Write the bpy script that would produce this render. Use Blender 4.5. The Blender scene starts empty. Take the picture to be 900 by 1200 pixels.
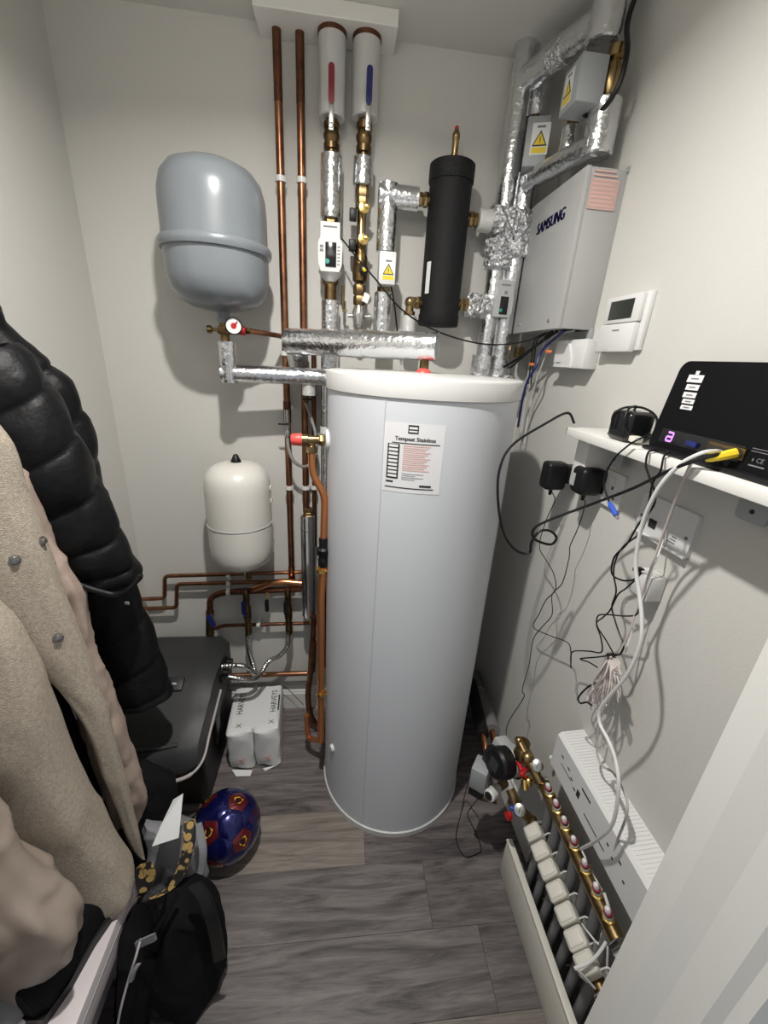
import bpy, bmesh, math, random
from mathutils import Vector, Matrix, noise
from mathutils.bvhtree import BVHTree
random.seed(7)
S = bpy.context.scene
COL = S.collection
PI = math.pi
V = Vector

# ------------------------------------------------------------------ camera
F_PX = 475.66
CAM_H = 1.575
RT = V((0.99365247, 0.01732309, 0.11115157))     # world x in camera axes (right, down, forward)
FW = V((-0.09757031, -0.35905874, 0.92820087))   # world y
UP = V((0.05598925, -0.93315418, -0.35508938))   # world z
cam = bpy.data.objects.new('camera', bpy.data.cameras.new('camera'))
COL.objects.link(cam)
# camera columns: right, up, back in world axes
m = Matrix(((RT.x, -RT.y, -RT.z, 0), (FW.x, -FW.y, -FW.z, 0), (UP.x, -UP.y, -UP.z, CAM_H), (0, 0, 0, 1)))
cam.matrix_world = m
cam.data.sensor_fit = 'VERTICAL'
cam.data.sensor_height = 24.0
cam.data.lens = F_PX / 1200.0 * 24.0
cam.data.clip_start = 0.02
S.camera = cam

# ------------------------------------------------------------------ light and exposure
w = bpy.data.worlds.new('world'); S.world = w; w.use_nodes = True
w.node_tree.nodes['Background'].inputs[0].default_value = (0.93, 0.97, 1.0, 1)
w.node_tree.nodes['Background'].inputs[1].default_value = 0.34
LX, LY, LZ = -0.09, 0.57, 2.378
ld = bpy.data.lights.new('downlight_lamp', 'AREA')
ld.shape = 'DISK'; ld.size = 0.05; ld.energy = 18.5; ld.color = (1.0, 0.97, 0.92); ld.spread = math.radians(160)
lamp = bpy.data.objects.new('downlight_lamp', ld); lamp.location = (LX, LY, LZ); COL.objects.link(lamp)
vs = S.view_settings
vs.view_transform = 'Standard'; vs.look = 'None'; vs.gamma = 1.0; vs.use_curve_mapping = False
vs.exposure = 0.16

# room planes
D = 1.511      # back wall
XR = 0.67      # right wall
XL = -0.775    # left wall
ZC = 2.396     # ceiling
YF = 0.295     # inner face of the front (door) wall

# ------------------------------------------------------------------ pixel -> world helpers
CP = V((0, 0, CAM_H))
def ray(u, v):
    c = V((u - 450, v - 600, F_PX))
    return V((RT.dot(c), FW.dot(c), UP.dot(c)))
def Y(u, v, y): d = ray(u, v); return CP + d * (y / d.y)
def X(u, v, x): d = ray(u, v); return CP + d * (x / d.x)
def Z(u, v, z): d = ray(u, v); return CP + d * ((z - CAM_H) / d.z)
def depth(p): q = p - CP; return RT.z * q.x + FW.z * q.y + UP.z * q.z
def mpp(p): return depth(p) / F_PX        # metres per pixel at p

# ------------------------------------------------------------------ mesh builder
class G:
    def __init__(s): s.v = []; s.f = []; s.m = []
    def add(s, vs, fs, mi=0):
        o = len(s.v); s.v += [V(p) for p in vs]; s.f += [tuple(i + o for i in f) for f in fs]; s.m += [mi] * len(fs)
        return s
    def box(s, c, size, rot=None, bev=0.0, seg=2, mi=0, ax=None):
        bm = bmesh.new(); bmesh.ops.create_cube(bm, size=1)
        bmesh.ops.scale(bm, vec=size, verts=bm.verts)
        if bev > 0:
            bmesh.ops.bevel(bm, geom=bm.edges[:], offset=bev, segments=seg, affect='EDGES', profile=0.5)
        M = Matrix.Identity(3)
        if rot is not None: M = rot.to_3x3()
        if ax is not None: M = Matrix((ax[0], ax[1], ax[2])).transposed()
        c = V(c)
        bm.verts.index_update()
        vs = [M @ v.co + c for v in bm.verts]; fs = [tuple(v.index for v in f.verts) for f in bm.faces]
        bm.free(); return s.add(vs, fs, mi)
    def bb(s, p0, p1, bev=0.0, mi=0, seg=2):
        p0 = V(p0); p1 = V(p1)
        return s.box((p0 + p1) / 2, [abs(a) for a in (p1 - p0)], bev=bev, mi=mi, seg=seg)
    def lathe(s, prof, o, ax=(0, 0, 1), seg=24, mi=0, ref=None):
        ax = V(ax).normalized(); o = V(o)
        r0 = V(ref) if ref else (V((1, 0, 0)) if abs(ax.x) < .9 else V((0, 1, 0)))
        e1 = (r0 - ax * r0.dot(ax)).normalized(); e2 = ax.cross(e1)
        vs = []; fs = []
        n = len(prof)
        for (r, h) in prof:
            for k in range(seg):
                a = 2 * PI * k / seg
                vs.append(o + ax * h + (e1 * math.cos(a) + e2 * math.sin(a)) * r)
        for i in range(n - 1):
            for k in range(seg):
                k2 = (k + 1) % seg
                fs.append((i * seg + k, i * seg + k2, (i + 1) * seg + k2, (i + 1) * seg + k))
        if prof[0][0] > 1e-6: fs.append(tuple(reversed(range(seg))))
        if prof[-1][0] > 1e-6: fs.append(tuple(range((n - 1) * seg, n * seg)))
        return s.add(vs, fs, mi)
    def cyl(s, a, b, r, seg=16, mi=0, r2=None, bev=0.0):
        a = V(a); b = V(b); L = (b - a).length
        r2 = r if r2 is None else r2
        prof = [(r, 0), (r2, L)] if bev <= 0 else [(r - bev, 0), (r, bev), (r2, L - bev), (r2 - bev, L)]
        return s.lathe(prof, a, b - a, seg, mi)
    def sphere(s, c, r, seg=16, rings=8, mi=0, sc=(1, 1, 1)):
        c = V(c); vs = []; fs = []
        for i in range(rings + 1):
            t = PI * i / rings
            for k in range(seg):
                a = 2 * PI * k / seg
                vs.append(c + V((r * sc[0] * math.sin(t) * math.cos(a), r * sc[1] * math.sin(t) * math.sin(a), r * sc[2] * math.cos(t))))
        for i in range(rings):
            for k in range(seg):
                k2 = (k + 1) % seg
                fs.append((i * seg + k, (i + 1) * seg + k, (i + 1) * seg + k2, i * seg + k2))
        return s.add(vs, fs, mi)
    def tube(s, pts, r, seg=10, mi=0, caps=True, closed=False):
        pts = [V(p) for p in pts]; n = len(pts)
        rs = r if isinstance(r, (list, tuple)) else [r] * n
        tang = []
        for i in range(n):
            a = pts[max(i - 1, 0)]; b = pts[min(i + 1, n - 1)]
            d = b - a
            tang.append(d.normalized() if d.length > 1e-9 else V((0, 0, 1)))
        t0 = tang[0]; ref = V((0, 0, 1)) if abs(t0.z) < .9 else V((1, 0, 0))
        e1 = (ref - t0 * ref.dot(t0)).normalized()
        vs = []; fs = []
        for i in range(n):
            t = tang[i]; e1 = (e1 - t * e1.dot(t))
            e1 = e1.normalized() if e1.length > 1e-6 else t.orthogonal().normalized()
            e2 = t.cross(e1)
            for k in range(seg):
                a = 2 * PI * k / seg
                vs.append(pts[i] + (e1 * math.cos(a) + e2 * math.sin(a)) * rs[i])
        for i in range(n - 1):
            for k in range(seg):
                k2 = (k + 1) % seg
                fs.append((i * seg + k, i * seg + k2, (i + 1) * seg + k2, (i + 1) * seg + k))
        if caps:
            fs.append(tuple(reversed(range(seg)))); fs.append(tuple(range((n - 1) * seg, n * seg)))
        return s.add(vs, fs, mi)
    def prism(s, poly, o, ex, ey, ez, mi=0):
        """poly: 2-D outline in ex/ey, extruded along vector ez"""
        o = V(o); ex = V(ex); ey = V(ey); ez = V(ez); n = len(poly)
        a = [o + ex * p[0] + ey * p[1] for p in poly]; b = [p + ez for p in a]
        fs = [tuple(reversed(range(n))), tuple(range(n, 2 * n))] + [(i, (i + 1) % n, n + (i + 1) % n, n + i) for i in range(n)]
        return s.add(a + b, fs, mi)

def fillet(pts, r, n=5):
    pts = [V(p) for p in pts]; out = [pts[0]]
    for i in range(1, len(pts) - 1):
        p = pts[i]; a = pts[i - 1] - p; b = pts[i + 1] - p
        rr = min(r, a.length * .48, b.length * .48)
        A = p + a.normalized() * rr; B = p + b.normalized() * rr
        for k in range(n + 1):
            t = k / n
            out.append(A * (1 - t) ** 2 + p * 2 * t * (1 - t) + B * t * t)
    out.append(pts[-1]); return out
def spline(pts, n=8):
    pts = [V(p) for p in pts]; out = []
    P = [pts[0] * 2 - pts[1]] + pts + [pts[-1] * 2 - pts[-2]]
    for i in range(1, len(P) - 2):
        a, b, c, d = P[i - 1], P[i], P[i + 1], P[i + 2]
        for k in range(n):
            t = k / n
            out.append(.5 * ((2 * b) + (c - a) * t + (2 * a - 5 * b + 4 * c - d) * t * t + (3 * b - a - 3 * c + d) * t ** 3))
    out.append(pts[-1]); return out
def rrect(w, h, r, n=4):
    out = []
    for cx, cy, a0 in ((w / 2 - r, h / 2 - r, 0), (-w / 2 + r, h / 2 - r, PI / 2), (-w / 2 + r, -h / 2 + r, PI), (w / 2 - r, -h / 2 + r, 1.5 * PI)):
        for k in range(n + 1):
            a = a0 + PI / 2 * k / n
            out.append((cx + r * math.cos(a), cy + r * math.sin(a)))
    return out

_textcache = {}
def text_geo(body, size, align='CENTER'):
    """flat lettering as (verts2d, faces)"""
    key = (body, size, align)
    if key in _textcache: return _textcache[key]
    c = bpy.data.curves.new('lettering', 'FONT'); c.body = body; c.size = size; c.align_x = align; c.align_y = 'CENTER'
    c.resolution_u = 2
    o = bpy.data.objects.new('lettering', c)
    me = o.to_mesh()
    r = ([(v.co.x, v.co.y) for v in me.vertices], [tuple(p.vertices) for p in me.polygons])
    o.to_mesh_clear(); bpy.data.objects.remove(o); bpy.data.curves.remove(c)
    _textcache[key] = r; return r
def text(g, body, size, fn, align='CENTER', mi=0, sx=1.0):
    vs, fs = text_geo(body, size, align)
    g.add([fn(x * sx, y) for x, y in vs], fs, mi); return g
def plane_fn(o, ex, ey):
    o = V(o); ex = V(ex); ey = V(ey)
    return lambda x, y: o + ex * x + ey * y

# ------------------------------------------------------------------ objects
def mkobj(name, g, mats, parent=None, origin=None, smooth=True, ang=0.7):
    me = bpy.data.meshes.new(name)
    o0 = V(origin) if origin is not None else V((0, 0, 0))
    if parent is not None and 'ow' in parent: o0 = V(parent['ow'])
    me.from_pydata([p - o0 for p in g.v], [], g.f)
    mats = mats if isinstance(mats, (list, tuple)) else [mats]
    for mm in mats: me.materials.append(MAT[mm])
    if len(mats) > 1: me.polygons.foreach_set('material_index', g.m)
    if smooth:
        me.shade_smooth(); me.set_sharp_from_angle(angle=ang)
    me.update()
    o = bpy.data.objects.new(name, me); COL.objects.link(o)
    if parent is not None: o.parent = parent
    else: o.location = o0
    if origin is not None or parent is not None: o['ow'] = list(o0)
    return o
def tag(o, label=None, cat=None, group=None, kind=None):
    if label: o['label'] = label
    if cat: o['category'] = cat
    if group: o['group'] = group
    if kind: o['kind'] = kind
    return o
def thing(name, label, cat, loc, group=None):
    o = bpy.data.objects.new(name, None); COL.objects.link(o)
    o.location = V(loc); o['ow'] = list(V(loc)); o.empty_display_size = .05
    return tag(o, label, cat, group)
def part(name, g, mat, parent, label=None, smooth=True, ang=0.7):
    o = mkobj(name, g, mat, parent, None, smooth, ang)
    if label: o['label'] = label
    return o
def single(name, g, mat, label, cat, origin=None, group=None, smooth=True, ang=0.7):
    if origin is None:
        n = len(g.v); origin = V((sum(p.x for p in g.v) / n, sum(p.y for p in g.v) / n, min(p.z for p in g.v)))
    return tag(mkobj(name, g, mat, None, origin, smooth, ang), label, cat, group)
def struct(name, g, mat, parent=None, smooth=False):
    o = mkobj(name, g, mat, parent, None if parent else (0, 0, 0), smooth)
    if parent is None: o['kind'] = 'structure'
    return o

# ------------------------------------------------------------------ materials
MAT = {}
def mat(name, col, rough=.5, metal=0.0, noise=None, bump=None, spec=.5, emis=None, col2=None, stretch=None, coat=0, alpha=None, trans=0):
    m = bpy.data.materials.new(name); m.use_nodes = True; MAT[name] = m
    nt = m.node_tree; b = nt.nodes['Principled BSDF']
    b.inputs['Base Color'].default_value = (*col, 1); b.inputs['Roughness'].default_value = rough; b.inputs['Metallic'].default_value = metal
    b.inputs['Specular IOR Level'].default_value = spec
    if coat: b.inputs['Coat Weight'].default_value = coat; b.inputs['Coat Roughness'].default_value = .12
    if trans: b.inputs['Transmission Weight'].default_value = trans
    tc = None
    def coords():
        nonlocal tc
        if tc is None:
            t = nt.nodes.new('ShaderNodeTexCoord'); mp = nt.nodes.new('ShaderNodeMapping')
            nt.links.new(t.outputs['Object'], mp.inputs[0])
            if stretch: mp.inputs['Scale'].default_value = stretch
            tc = mp.outputs[0]
        return tc
    if noise:
        sc, amt = noise[0], noise[1]
        n = nt.nodes.new('ShaderNodeTexNoise'); n.inputs['Scale'].default_value = sc; n.inputs['Detail'].default_value = 6
        nt.links.new(coords(), n.inputs['Vector'])
        cr = nt.nodes.new('ShaderNodeValToRGB')
        c2 = col2 if col2 else tuple(max(0, c * (1 - amt)) for c in col)
        cr.color_ramp.elements[0].position = .32; cr.color_ramp.elements[0].color = (*c2, 1)
        cr.color_ramp.elements[1].position = .68; cr.color_ramp.elements[1].color = (*col, 1)
        nt.links.new(n.outputs['Fac'], cr.inputs[0]); nt.links.new(cr.outputs[0], b.inputs['Base Color'])
    if bump:
        n = nt.nodes.new('ShaderNodeTexNoise'); n.inputs['Scale'].default_value = bump[0]; n.inputs['Detail'].default_value = bump[2] if len(bump) > 2 else 3
        nt.links.new(coords(), n.inputs['Vector'])
        bp = nt.nodes.new('ShaderNodeBump'); bp.inputs['Strength'].default_value = bump[1]; bp.inputs['Distance'].default_value = .01
        nt.links.new(n.outputs['Fac'], bp.inputs['Height']); nt.links.new(bp.outputs[0], b.inputs['Normal'])
    if emis:
        b.inputs['Emission Color'].default_value = (*emis[0], 1); b.inputs['Emission Strength'].default_value = emis[1]
    return m
mat('wall_paint', (.575, .565, .535), .75, bump=(220, .08))
mat('ceiling_paint', (.60, .59, .56), .8, bump=(150, .06))
mat('white_gloss', (.74, .73, .70), .35)
mat('cream_gloss', (.66, .64, .57), .4)
mat('white_plastic', (.66, .66, .655), .38)
mat('warm_white', (.64, .625, .58), .3, coat=.3)
mat('cylinder_white', (.58, .60, .64), .42, spec=.4)
mat('lid_cream', (.545, .545, .535), .45)
mat('grey_plastic', (.31, .325, .335), .45)
mat('light_grey', (.40, .41, .41), .42)
mat('case_grey', (.38, .38, .375), .4, spec=.5)
mat('vessel_grey', (.185, .205, .225), .3, coat=.3)
mat('foil', (.74, .75, .77), .2, 1.0, bump=(70, .35, 4))
mat('foil_crumpled', (.70, .71, .73), .16, 1.0, bump=(110, 1.0, 5))
mat('foil_white', (.60, .60, .59), .45, .35, bump=(60, .2))
mat('foam', (.009, .009, .010), .6, bump=(300, .3), spec=.22)
mat('foam_grey', (.17, .17, .175), .8, bump=(300, .2))
mat('copper', (.36, .17, .095), .33, 1.0, noise=(25, .4), col2=(.20, .095, .055))
mat('copper_dark', (.20, .085, .045), .42, .9, noise=(30, .5), col2=(.10, .045, .028))
mat('copper_bright', (.68, .30, .15), .25, 1.0, noise=(30, .3))
mat('copper_new', (.62, .25, .10), .33, .85)
mat('brass', (.40, .29, .14), .3, 1.0, noise=(40, .4), col2=(.22, .15, .07))
mat('brass_dark', (.24, .16, .075), .36, 1.0, noise=(40, .4), col2=(.12, .08, .04))
mat('brass_bright', (.72, .52, .18), .22, 1.0)
mat('steel', (.60, .60, .58), .25, 1.0)
mat('braided_steel', (.36, .35, .33), .4, .9, bump=(700, .5))
mat('chrome', (.70, .70, .71), .12, 1.0)
mat('black_plastic', (.006, .006, .007), .42, spec=.35)
mat('black_cable', (.006, .006, .007), .45, spec=.3)
mat('black_gloss', (.010, .010, .011), .16)
mat('router_black', (.004, .004, .005), .55, bump=(500, .1), spec=.14)
mat('dark_grey_plastic', (.036, .037, .039), .5, noise=(9, .25), bump=(250, .08))
mat('black_base', (.013, .013, .014), .5)
mat('white_cable', (.66, .66, .65), .45)
mat('grey_cable', (.42, .39, .38), .5)
mat('pale_pink_cable', (.55, .49, .47), .5)
mat('blue_plastic', (.012, .018, .12), .35)
mat('bright_blue', (.03, .09, .50), .4)
mat('dark_blue', (.012, .02, .13), .4)
mat('red_plastic', (.45, .015, .02), .35)
mat('dark_red', (.20, .012, .03), .4)
mat('coral_red', (.70, .08, .07), .4)
mat('yellow', (.75, .55, .02), .45)
mat('orange', (.75, .20, .04), .45)
mat('teal', (.02, .30, .24), .45)
mat('print_black', (.015, .015, .016), .6)
mat('print_grey', (.19, .19, .20), .6)
mat('print_red', (.70, .42, .38), .6)
mat('print_blue', (.028, .028, .20), .5)
mat('print_white', (.70, .70, .72), .55)
mat('pink_paper', (.50, .36, .325), .6)
mat('paper', (.72, .73, .73), .55)
mat('led_violet', (.4, .2, .6), .4, emis=((.5, .2, .85), .9))
mat('lamp_glow', (1, 1, 1), .4, emis=((1, .95, .87), 6))
mat('gauge_glass', (.74, .74, .73), .15)
mat('sticker_clear', (.70, .70, .72), .25)
mat('screen', (.035, .04, .034), .2)
mat('gap_dark', (.02, .018, .018), .9)
# ================================================================== the room
# --- floor planks material: grey-brown timber-look vinyl, tint varies per plank
def wood_mat(name, dark, light):
    m = bpy.data.materials.new(name); m.use_nodes = True; MAT[name] = m
    nt = m.node_tree; b = nt.nodes['Principled BSDF']; N = nt.nodes.new; L = nt.links.new
    tc = N('ShaderNodeTexCoord'); oi = N('ShaderNodeObjectInfo')
    add = N('ShaderNodeVectorMath'); add.operation = 'MULTIPLY_ADD'
    L(oi.outputs['Random'], add.inputs[0]); add.inputs[1].default_value = (37, 53, 11); L(tc.outputs['Object'], add.inputs[2])
    mp = N('ShaderNodeMapping'); mp.inputs['Scale'].default_value = (1.3, 13, 1); L(add.outputs[0], mp.inputs[0])
    n1 = N('ShaderNodeTexNoise'); n1.inputs['Scale'].default_value = 1.6; n1.inputs['Detail'].default_value = 9; n1.inputs['Roughness'].default_value = .68; n1.inputs['Distortion'].default_value = 1.9
    L(mp.outputs[0], n1.inputs['Vector'])
    mp2 = N('ShaderNodeMapping'); mp2.inputs['Scale'].default_value = (14, 190, 1); L(add.outputs[0], mp2.inputs[0])
    n2 = N('ShaderNodeTexNoise'); n2.inputs['Scale'].default_value = 1.0; n2.inputs['Detail'].default_value = 4; L(mp2.outputs[0], n2.inputs['Vector'])
    cr = N('ShaderNodeValToRGB'); e = cr.color_ramp.elements
    e[0].position = .33; e[0].color = (*dark, 1); e[1].position = .72; e[1].color = (*light, 1)
    md = e.new(.5); md.color = tuple((a + c) * .46 for a, c in zip(dark, light)) + (1,)
    mx = N('ShaderNodeMath'); mx.operation = 'MULTIPLY_ADD'; mx.inputs[1].default_value = .22
    L(n2.outputs['Fac'], mx.inputs[0]); 
    sc = N('ShaderNodeMath'); sc.operation = 'MULTIPLY_ADD'; sc.inputs[1].default_value = .95; sc.inputs[2].default_value = -.07
    L(n1.outputs['Fac'], sc.inputs[0]); L(sc.outputs[0], mx.inputs[2]); L(mx.outputs[0], cr.inputs[0])
    hv = N('ShaderNodeHueSaturation'); mr = N('ShaderNodeMapRange'); mr.inputs['To Min'].default_value = .82; mr.inputs['To Max'].default_value = 1.18
    L(oi.outputs['Random'], mr.inputs['Value']); L(mr.outputs[0], hv.inputs['Value']); L(cr.outputs[0], hv.inputs['Color']); L(hv.outputs[0], b.inputs['Base Color'])
    b.inputs['Roughness'].default_value = .5
    bp = N('ShaderNodeBump'); bp.inputs['Strength'].default_value = .12; bp.inputs['Distance'].default_value = .002; L(n2.outputs['Fac'], bp.inputs['Height']); L(bp.outputs[0], b.inputs['Normal'])
wood_mat('plank_grey', (.037, .030, .031), (.232, .202, .199))
wood_mat('plank_pale', (.095, .08, .07), (.31, .27, .235))

floor = struct('floor', G().bb((XL - .1, -.5, -.06), (XR + .1, D + .1, -.004)), 'gap_dark')
PW = .177
row_y0 = .483 - PW * 5
joints = {0: .437, 1: .300, 2: .109, 3: .46, 4: -.02, 5: .33, -1: .9, -2: .1, -3: .5, -4: -.2, -5: .3}
for k in range(-5, 6):
    y0 = .483 + PW * k; y1 = min(y0 + PW, D)
    if y0 > D: continue
    j = joints[k]; xs = [XL, j - 1.22, j, j + 1.22, XR]
    xs = sorted({min(max(x, XL), XR) for x in xs})
    for a, b in zip(xs, xs[1:]):
        if b - a < .01: continue
        pale = (k == -1) or (k == 2 and b <= j + .01)
        g = G().bb((a + .0003, y0 + .0003, -.004), (b - .0003, y1 - .0003, 0), bev=.0005, seg=1)
        struct('plank', g, 'plank_pale' if pale else 'plank_grey', floor)

struct('wall_back', G().bb((XL - .1, D, -.06), (XR + .1, D + .1, ZC + .1)), 'wall_paint')
struct('wall_left', G().bb((XL - .1, YF - .12, -.06), (XL, D, ZC + .1)), 'wall_paint')
struct('wall_right', G().bb((XR, YF - .12, -.06), (XR + .1, D, ZC + .1)), 'wall_paint')
struct('ceiling', G().bb((XL, YF - .12, ZC), (XR, D, ZC + .1)), 'ceiling_paint')
XD0, XD1, ZD = -.46, .455, 2.03
g = G().bb((XL, YF - .11, -.06), (XD0 - .03, YF, ZC)).bb((XD1 + .03, YF - .11, -.06), (XR, YF, ZC)).bb((XD0 - .03, YF - .11, ZD + .03), (XD1 + .03, YF, ZC))
struct('wall_front', g, 'wall_paint')
# door lining on the right: moulded edge, rebate and stop, seen close up
prof = [(.430, .295), (.4255, .2595), (.4315, .2247), (.428, .1885), (.434, .1780), (.432, .1636), (.50, .155), (.50, .300), (.44, .300)]
struct('trim_1', G().prism(prof, (0, 0, 0), (1, 0, 0), (0, 1, 0), (0, 0, ZD + .05)), 'white_gloss')
prof = [(-.460, .295), (-.455, .2595), (-.475, .237), (-.470, .1985), (-.485, .191), (-.485, .175), (-.51, .165), (-.51, .30), (-.465, .30)]
struct('trim_2', G().prism(prof, (0, 0, 0), (1, 0, 0), (0, 1, 0), (0, 0, ZD + .05)), 'white_gloss')
struct('trim_3', G().bb((-.50, .17, ZD), (.50, .30, ZD + .05)), 'white_gloss')

def skirting(a, b, n):
    """board along a->b, n = normal into the room"""
    a = V(a); b = V(b); n = V(n)
    poly = [(0, 0), (.016, 0), (.016, .085), (.012, .092), (.012, .097), (.007, .105), (.006, .118), (0, .12)]
    return G().prism(poly, a, n, (0, 0, 1), b - a)
struct('baseboard_back', skirting((XL, D, 0), (XR, D, 0), (0, -1, 0)), 'white_gloss')
struct('baseboard_left', skirting((XL, YF, 0), (XL, D, 0), (1, 0, 0)), 'white_gloss')
struct('baseboard_right', skirting((XR, .80, 0), (XR, D - .02, 0), (-1, 0, 0)), 'white_gloss')
# white pipe boxing against the ceiling
g = G().bb((-.232, 1.398, 2.362), (.130, D, ZC), bev=.002)
o = struct('trim_4', g, 'white_gloss')
# recessed downlight in the ceiling (above the picture)
t = thing('downlight', 'round recessed ceiling downlight over the middle of the floor', 'light', (LX, LY, ZC))
part('bezel', G().lathe([(.036, -.017), (.036, -.004), (.048, -.004), (.046, 0), (.034, 0)], (LX, LY, ZC), seg=32), 'white_plastic', t)
part('lens', G().lathe([(0.0001, -.012), (.034, -.012), (.034, -.010), (.0001, -.010)], (LX, LY, ZC), seg=32), 'lamp_glow', t)

# ================================================================== hot water cylinder
CX, CY, CR = .2295, 1.182, .266
def cyl_hit(u, v, r=CR):
    d = ray(u, v); a = d.x ** 2 + d.y ** 2; b = -2 * (d.x * CX + d.y * CY); c = CX ** 2 + CY ** 2 - r * r
    t = (-b - math.sqrt(b * b - 4 * a * c)) / (2 * a); p = CP + d * t
    return math.atan2(p.y - CY, p.x - CX), p.z
def on_cyl(ang, z, r): return V((CX + r * math.cos(ang), CY + r * math.sin(ang), z))
cyl = thing('hot_water_cylinder', 'tall white hot water cylinder with cream lid standing on the floor', 'water tank', (CX, CY, 0))
part('casing', G().lathe([(CR - .004, .012), (CR, .016), (CR, 1.497), (CR - .003, 1.50)], (CX, CY, 0), seg=96), 'cylinder_white', cyl)
part('foot_ring', G().lathe([(CR - .01, 0), (CR + .005, 0), (CR + .005, .020), (CR + .001, .022), (CR - .01, .022)], (CX, CY, 0), seg=96), 'lid_cream', cyl)
part('lid', G().lathe([(CR - .02, 1.490), (CR + .002, 1.490), (CR + .004, 1.492), (CR + .005, 1.531), (CR + .002, 1.536), (CR - .004, 1.538), (CR - .012, 1.5375), (.10, 1.541), (.0001, 1.542)], (CX, CY, 0), seg=96), 'lid_cream', cyl)
a0, z0 = cyl_hit(445, 600)
g = G()
for da in (0.0,):
    n = 2; vs = [on_cyl(a0 - .004, .02, CR + .0006), on_cyl(a0 + .004, .02, CR + .0006), on_cyl(a0 + .004, 1.49, CR + .0006), on_cyl(a0 - .004, 1.49, CR + .0006), on_cyl(a0, .02, CR + .0022), on_cyl(a0, 1.49, CR + .0022)]
    g.add(vs, [(0, 4, 5, 3), (4, 1, 2, 5)])
part('casing_seam', g, 'cylinder_white', cyl)
for (u, v) in ((390, 876),):
    a, z = cyl_hit(u, v); e = V((math.cos(a), math.sin(a), 0))
    part('drain_cap', G().lathe([(.013, -.002), (.013, .005), (.010, .009), (.0001, .009)], on_cyl(a, z, CR), e, 20), 'white_plastic', cyl)
# printed label
al, zl = cyl_hit(483, 537); zt = cyl_hit(483, 496)[1]; zb = cyl_hit(480, 578)[1]
hw = .072; hh = (zt - zb) / 2; zm = (zt + zb) / 2
def lab(rad): return lambda x, y: on_cyl(al + x / CR, zm + y, CR + rad)
g = G(); n = 10
vs = []
for i in range(n + 1):
    x = -hw + 2 * hw * i / n
    vs += [lab(.0006)(x, -hh), lab(.0006)(x, hh)]
g.add(vs, [(2 * i, 2 * i + 2, 2 * i + 3, 2 * i + 1) for i in range(n)])
lbl = part('label', g, 'sticker_clear', cyl, 'pale rating label with black and red print')
def strip(g, fn, x0, x1, y0, y1, n=4, mi=0):
    vs = []
    for i in range(n + 1):
        x = x0 + (x1 - x0) * i / n; vs += [fn(x, y0), fn(x, y1)]
    g.add(vs, [(2 * i, 2 * i + 2, 2 * i + 3, 2 * i + 1) for i in range(n)], mi)
P = lab(.0012); P2 = lab(.0018)
g = G(); S_ = hh / .1
[text(g, 'Tempest Stainless', .0132, lambda x, y, d=d: P(x + .004 + d, y + hh * .56)) for d in (-.0005, 0, .0005)]
strip(g, P, -.050, .062, hh * .425, hh * .450, 8)
strip(g, P, -.014, .010, hh * .72, hh * .95)
strip(g, P, -.060, -.031, -hh * .60, hh * .40)
strip(g, P, -.060, -.042, -hh * .72, -hh * .67)
strip(g, P, .022, .050, -hh * .80, -hh * .74)
strip(g, P, -.062, .056, -hh * .875, -hh * .845, 8)
part('print', g, 'print_black', lbl)
g = G()
for i in range(9):
    y = hh * (.345 - .108 * i); strip(g, P2, -.0565, -.0345, y - hh * .034, y + hh * .034)
strip(g, P2, -.0115, .0075, hh * .76, hh * .80); strip(g, P2, -.0115, .0075, hh * .84, hh * .90)
part('table_cells', g, 'paper', lbl)
g = G()
for i in range(13): strip(g, P, -.022, .042 - .012 * ((i * 7) % 3) / 2, hh * (.36 - .058 * i), hh * (.385 - .058 * i))
part('warning_print', g, 'print_red', lbl)
g = G()
for i in range(4): strip(g, P, -.022, .030 - .02 * (i % 2), hh * (-.44 - .055 * i), hh * (-.425 - .055 * i))
part('small_print', g, 'print_grey', lbl)

# ================================================================== grey expansion vessel
gy = 1.345
c0 = Y(254, 290, gy); GX = c0.x
def zY(u, v, y): return Y(u, v, y).z
zr = Y(256, 292, gy).z; ztop = zr + .185; zbot = zr - .150
gv = thing('expansion_vessel', 'grey steel expansion vessel with raised rim hung on the back wall', 'vessel', (GX, gy, zbot))
R1 = .136
up = [(R1 + .000, .004), (R1, .08), (R1 * .985, .118), (R1 * .92, .150), (R1 * .78, .173), (R1 * .55, .187), (R1 * .28, .194), (.0001, .196)]
part('upper_shell', G().lathe(up, (GX, gy, zr), seg=56), 'vessel_grey', gv)
dn = [(.0001, -.158), (R1 * .3, -.155), (R1 * .55, -.148), (R1 * .78, -.133), (R1 * .93, -.108), (R1 * .99, -.075), (R1, -.01)]
part('lower_shell', G().lathe(dn, (GX, gy, zr), seg=56), 'vessel_grey', gv)
part('rim_band', G().lathe([(R1 - .004, -.016), (R1 + .007, -.014), (R1 + .010, -.006), (R1 + .010, .004), (R1 + .006, .010), (R1 - .004, .012)], (GX, gy, zr), seg=56), 'vessel_grey', gv)
part('valve_cap', G().lathe([(.006, 0), (.006, .010), (.004, .014), (.0001, .015)], (GX + .01, gy, zr + .195), seg=12), 'black_plastic', gv)
part('neck', G().lathe([(.017, -.185), (.017, -.165), (.022, -.15), (.022, -.145)], (GX + .004, gy, zr), seg=20), 'vessel_grey', gv)
part('wall_bracket', G().bb((GX - .03, gy + R1 - .01, zr - .03), (GX + .03, D, zr - .02)), 'vessel_grey', gv)

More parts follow.
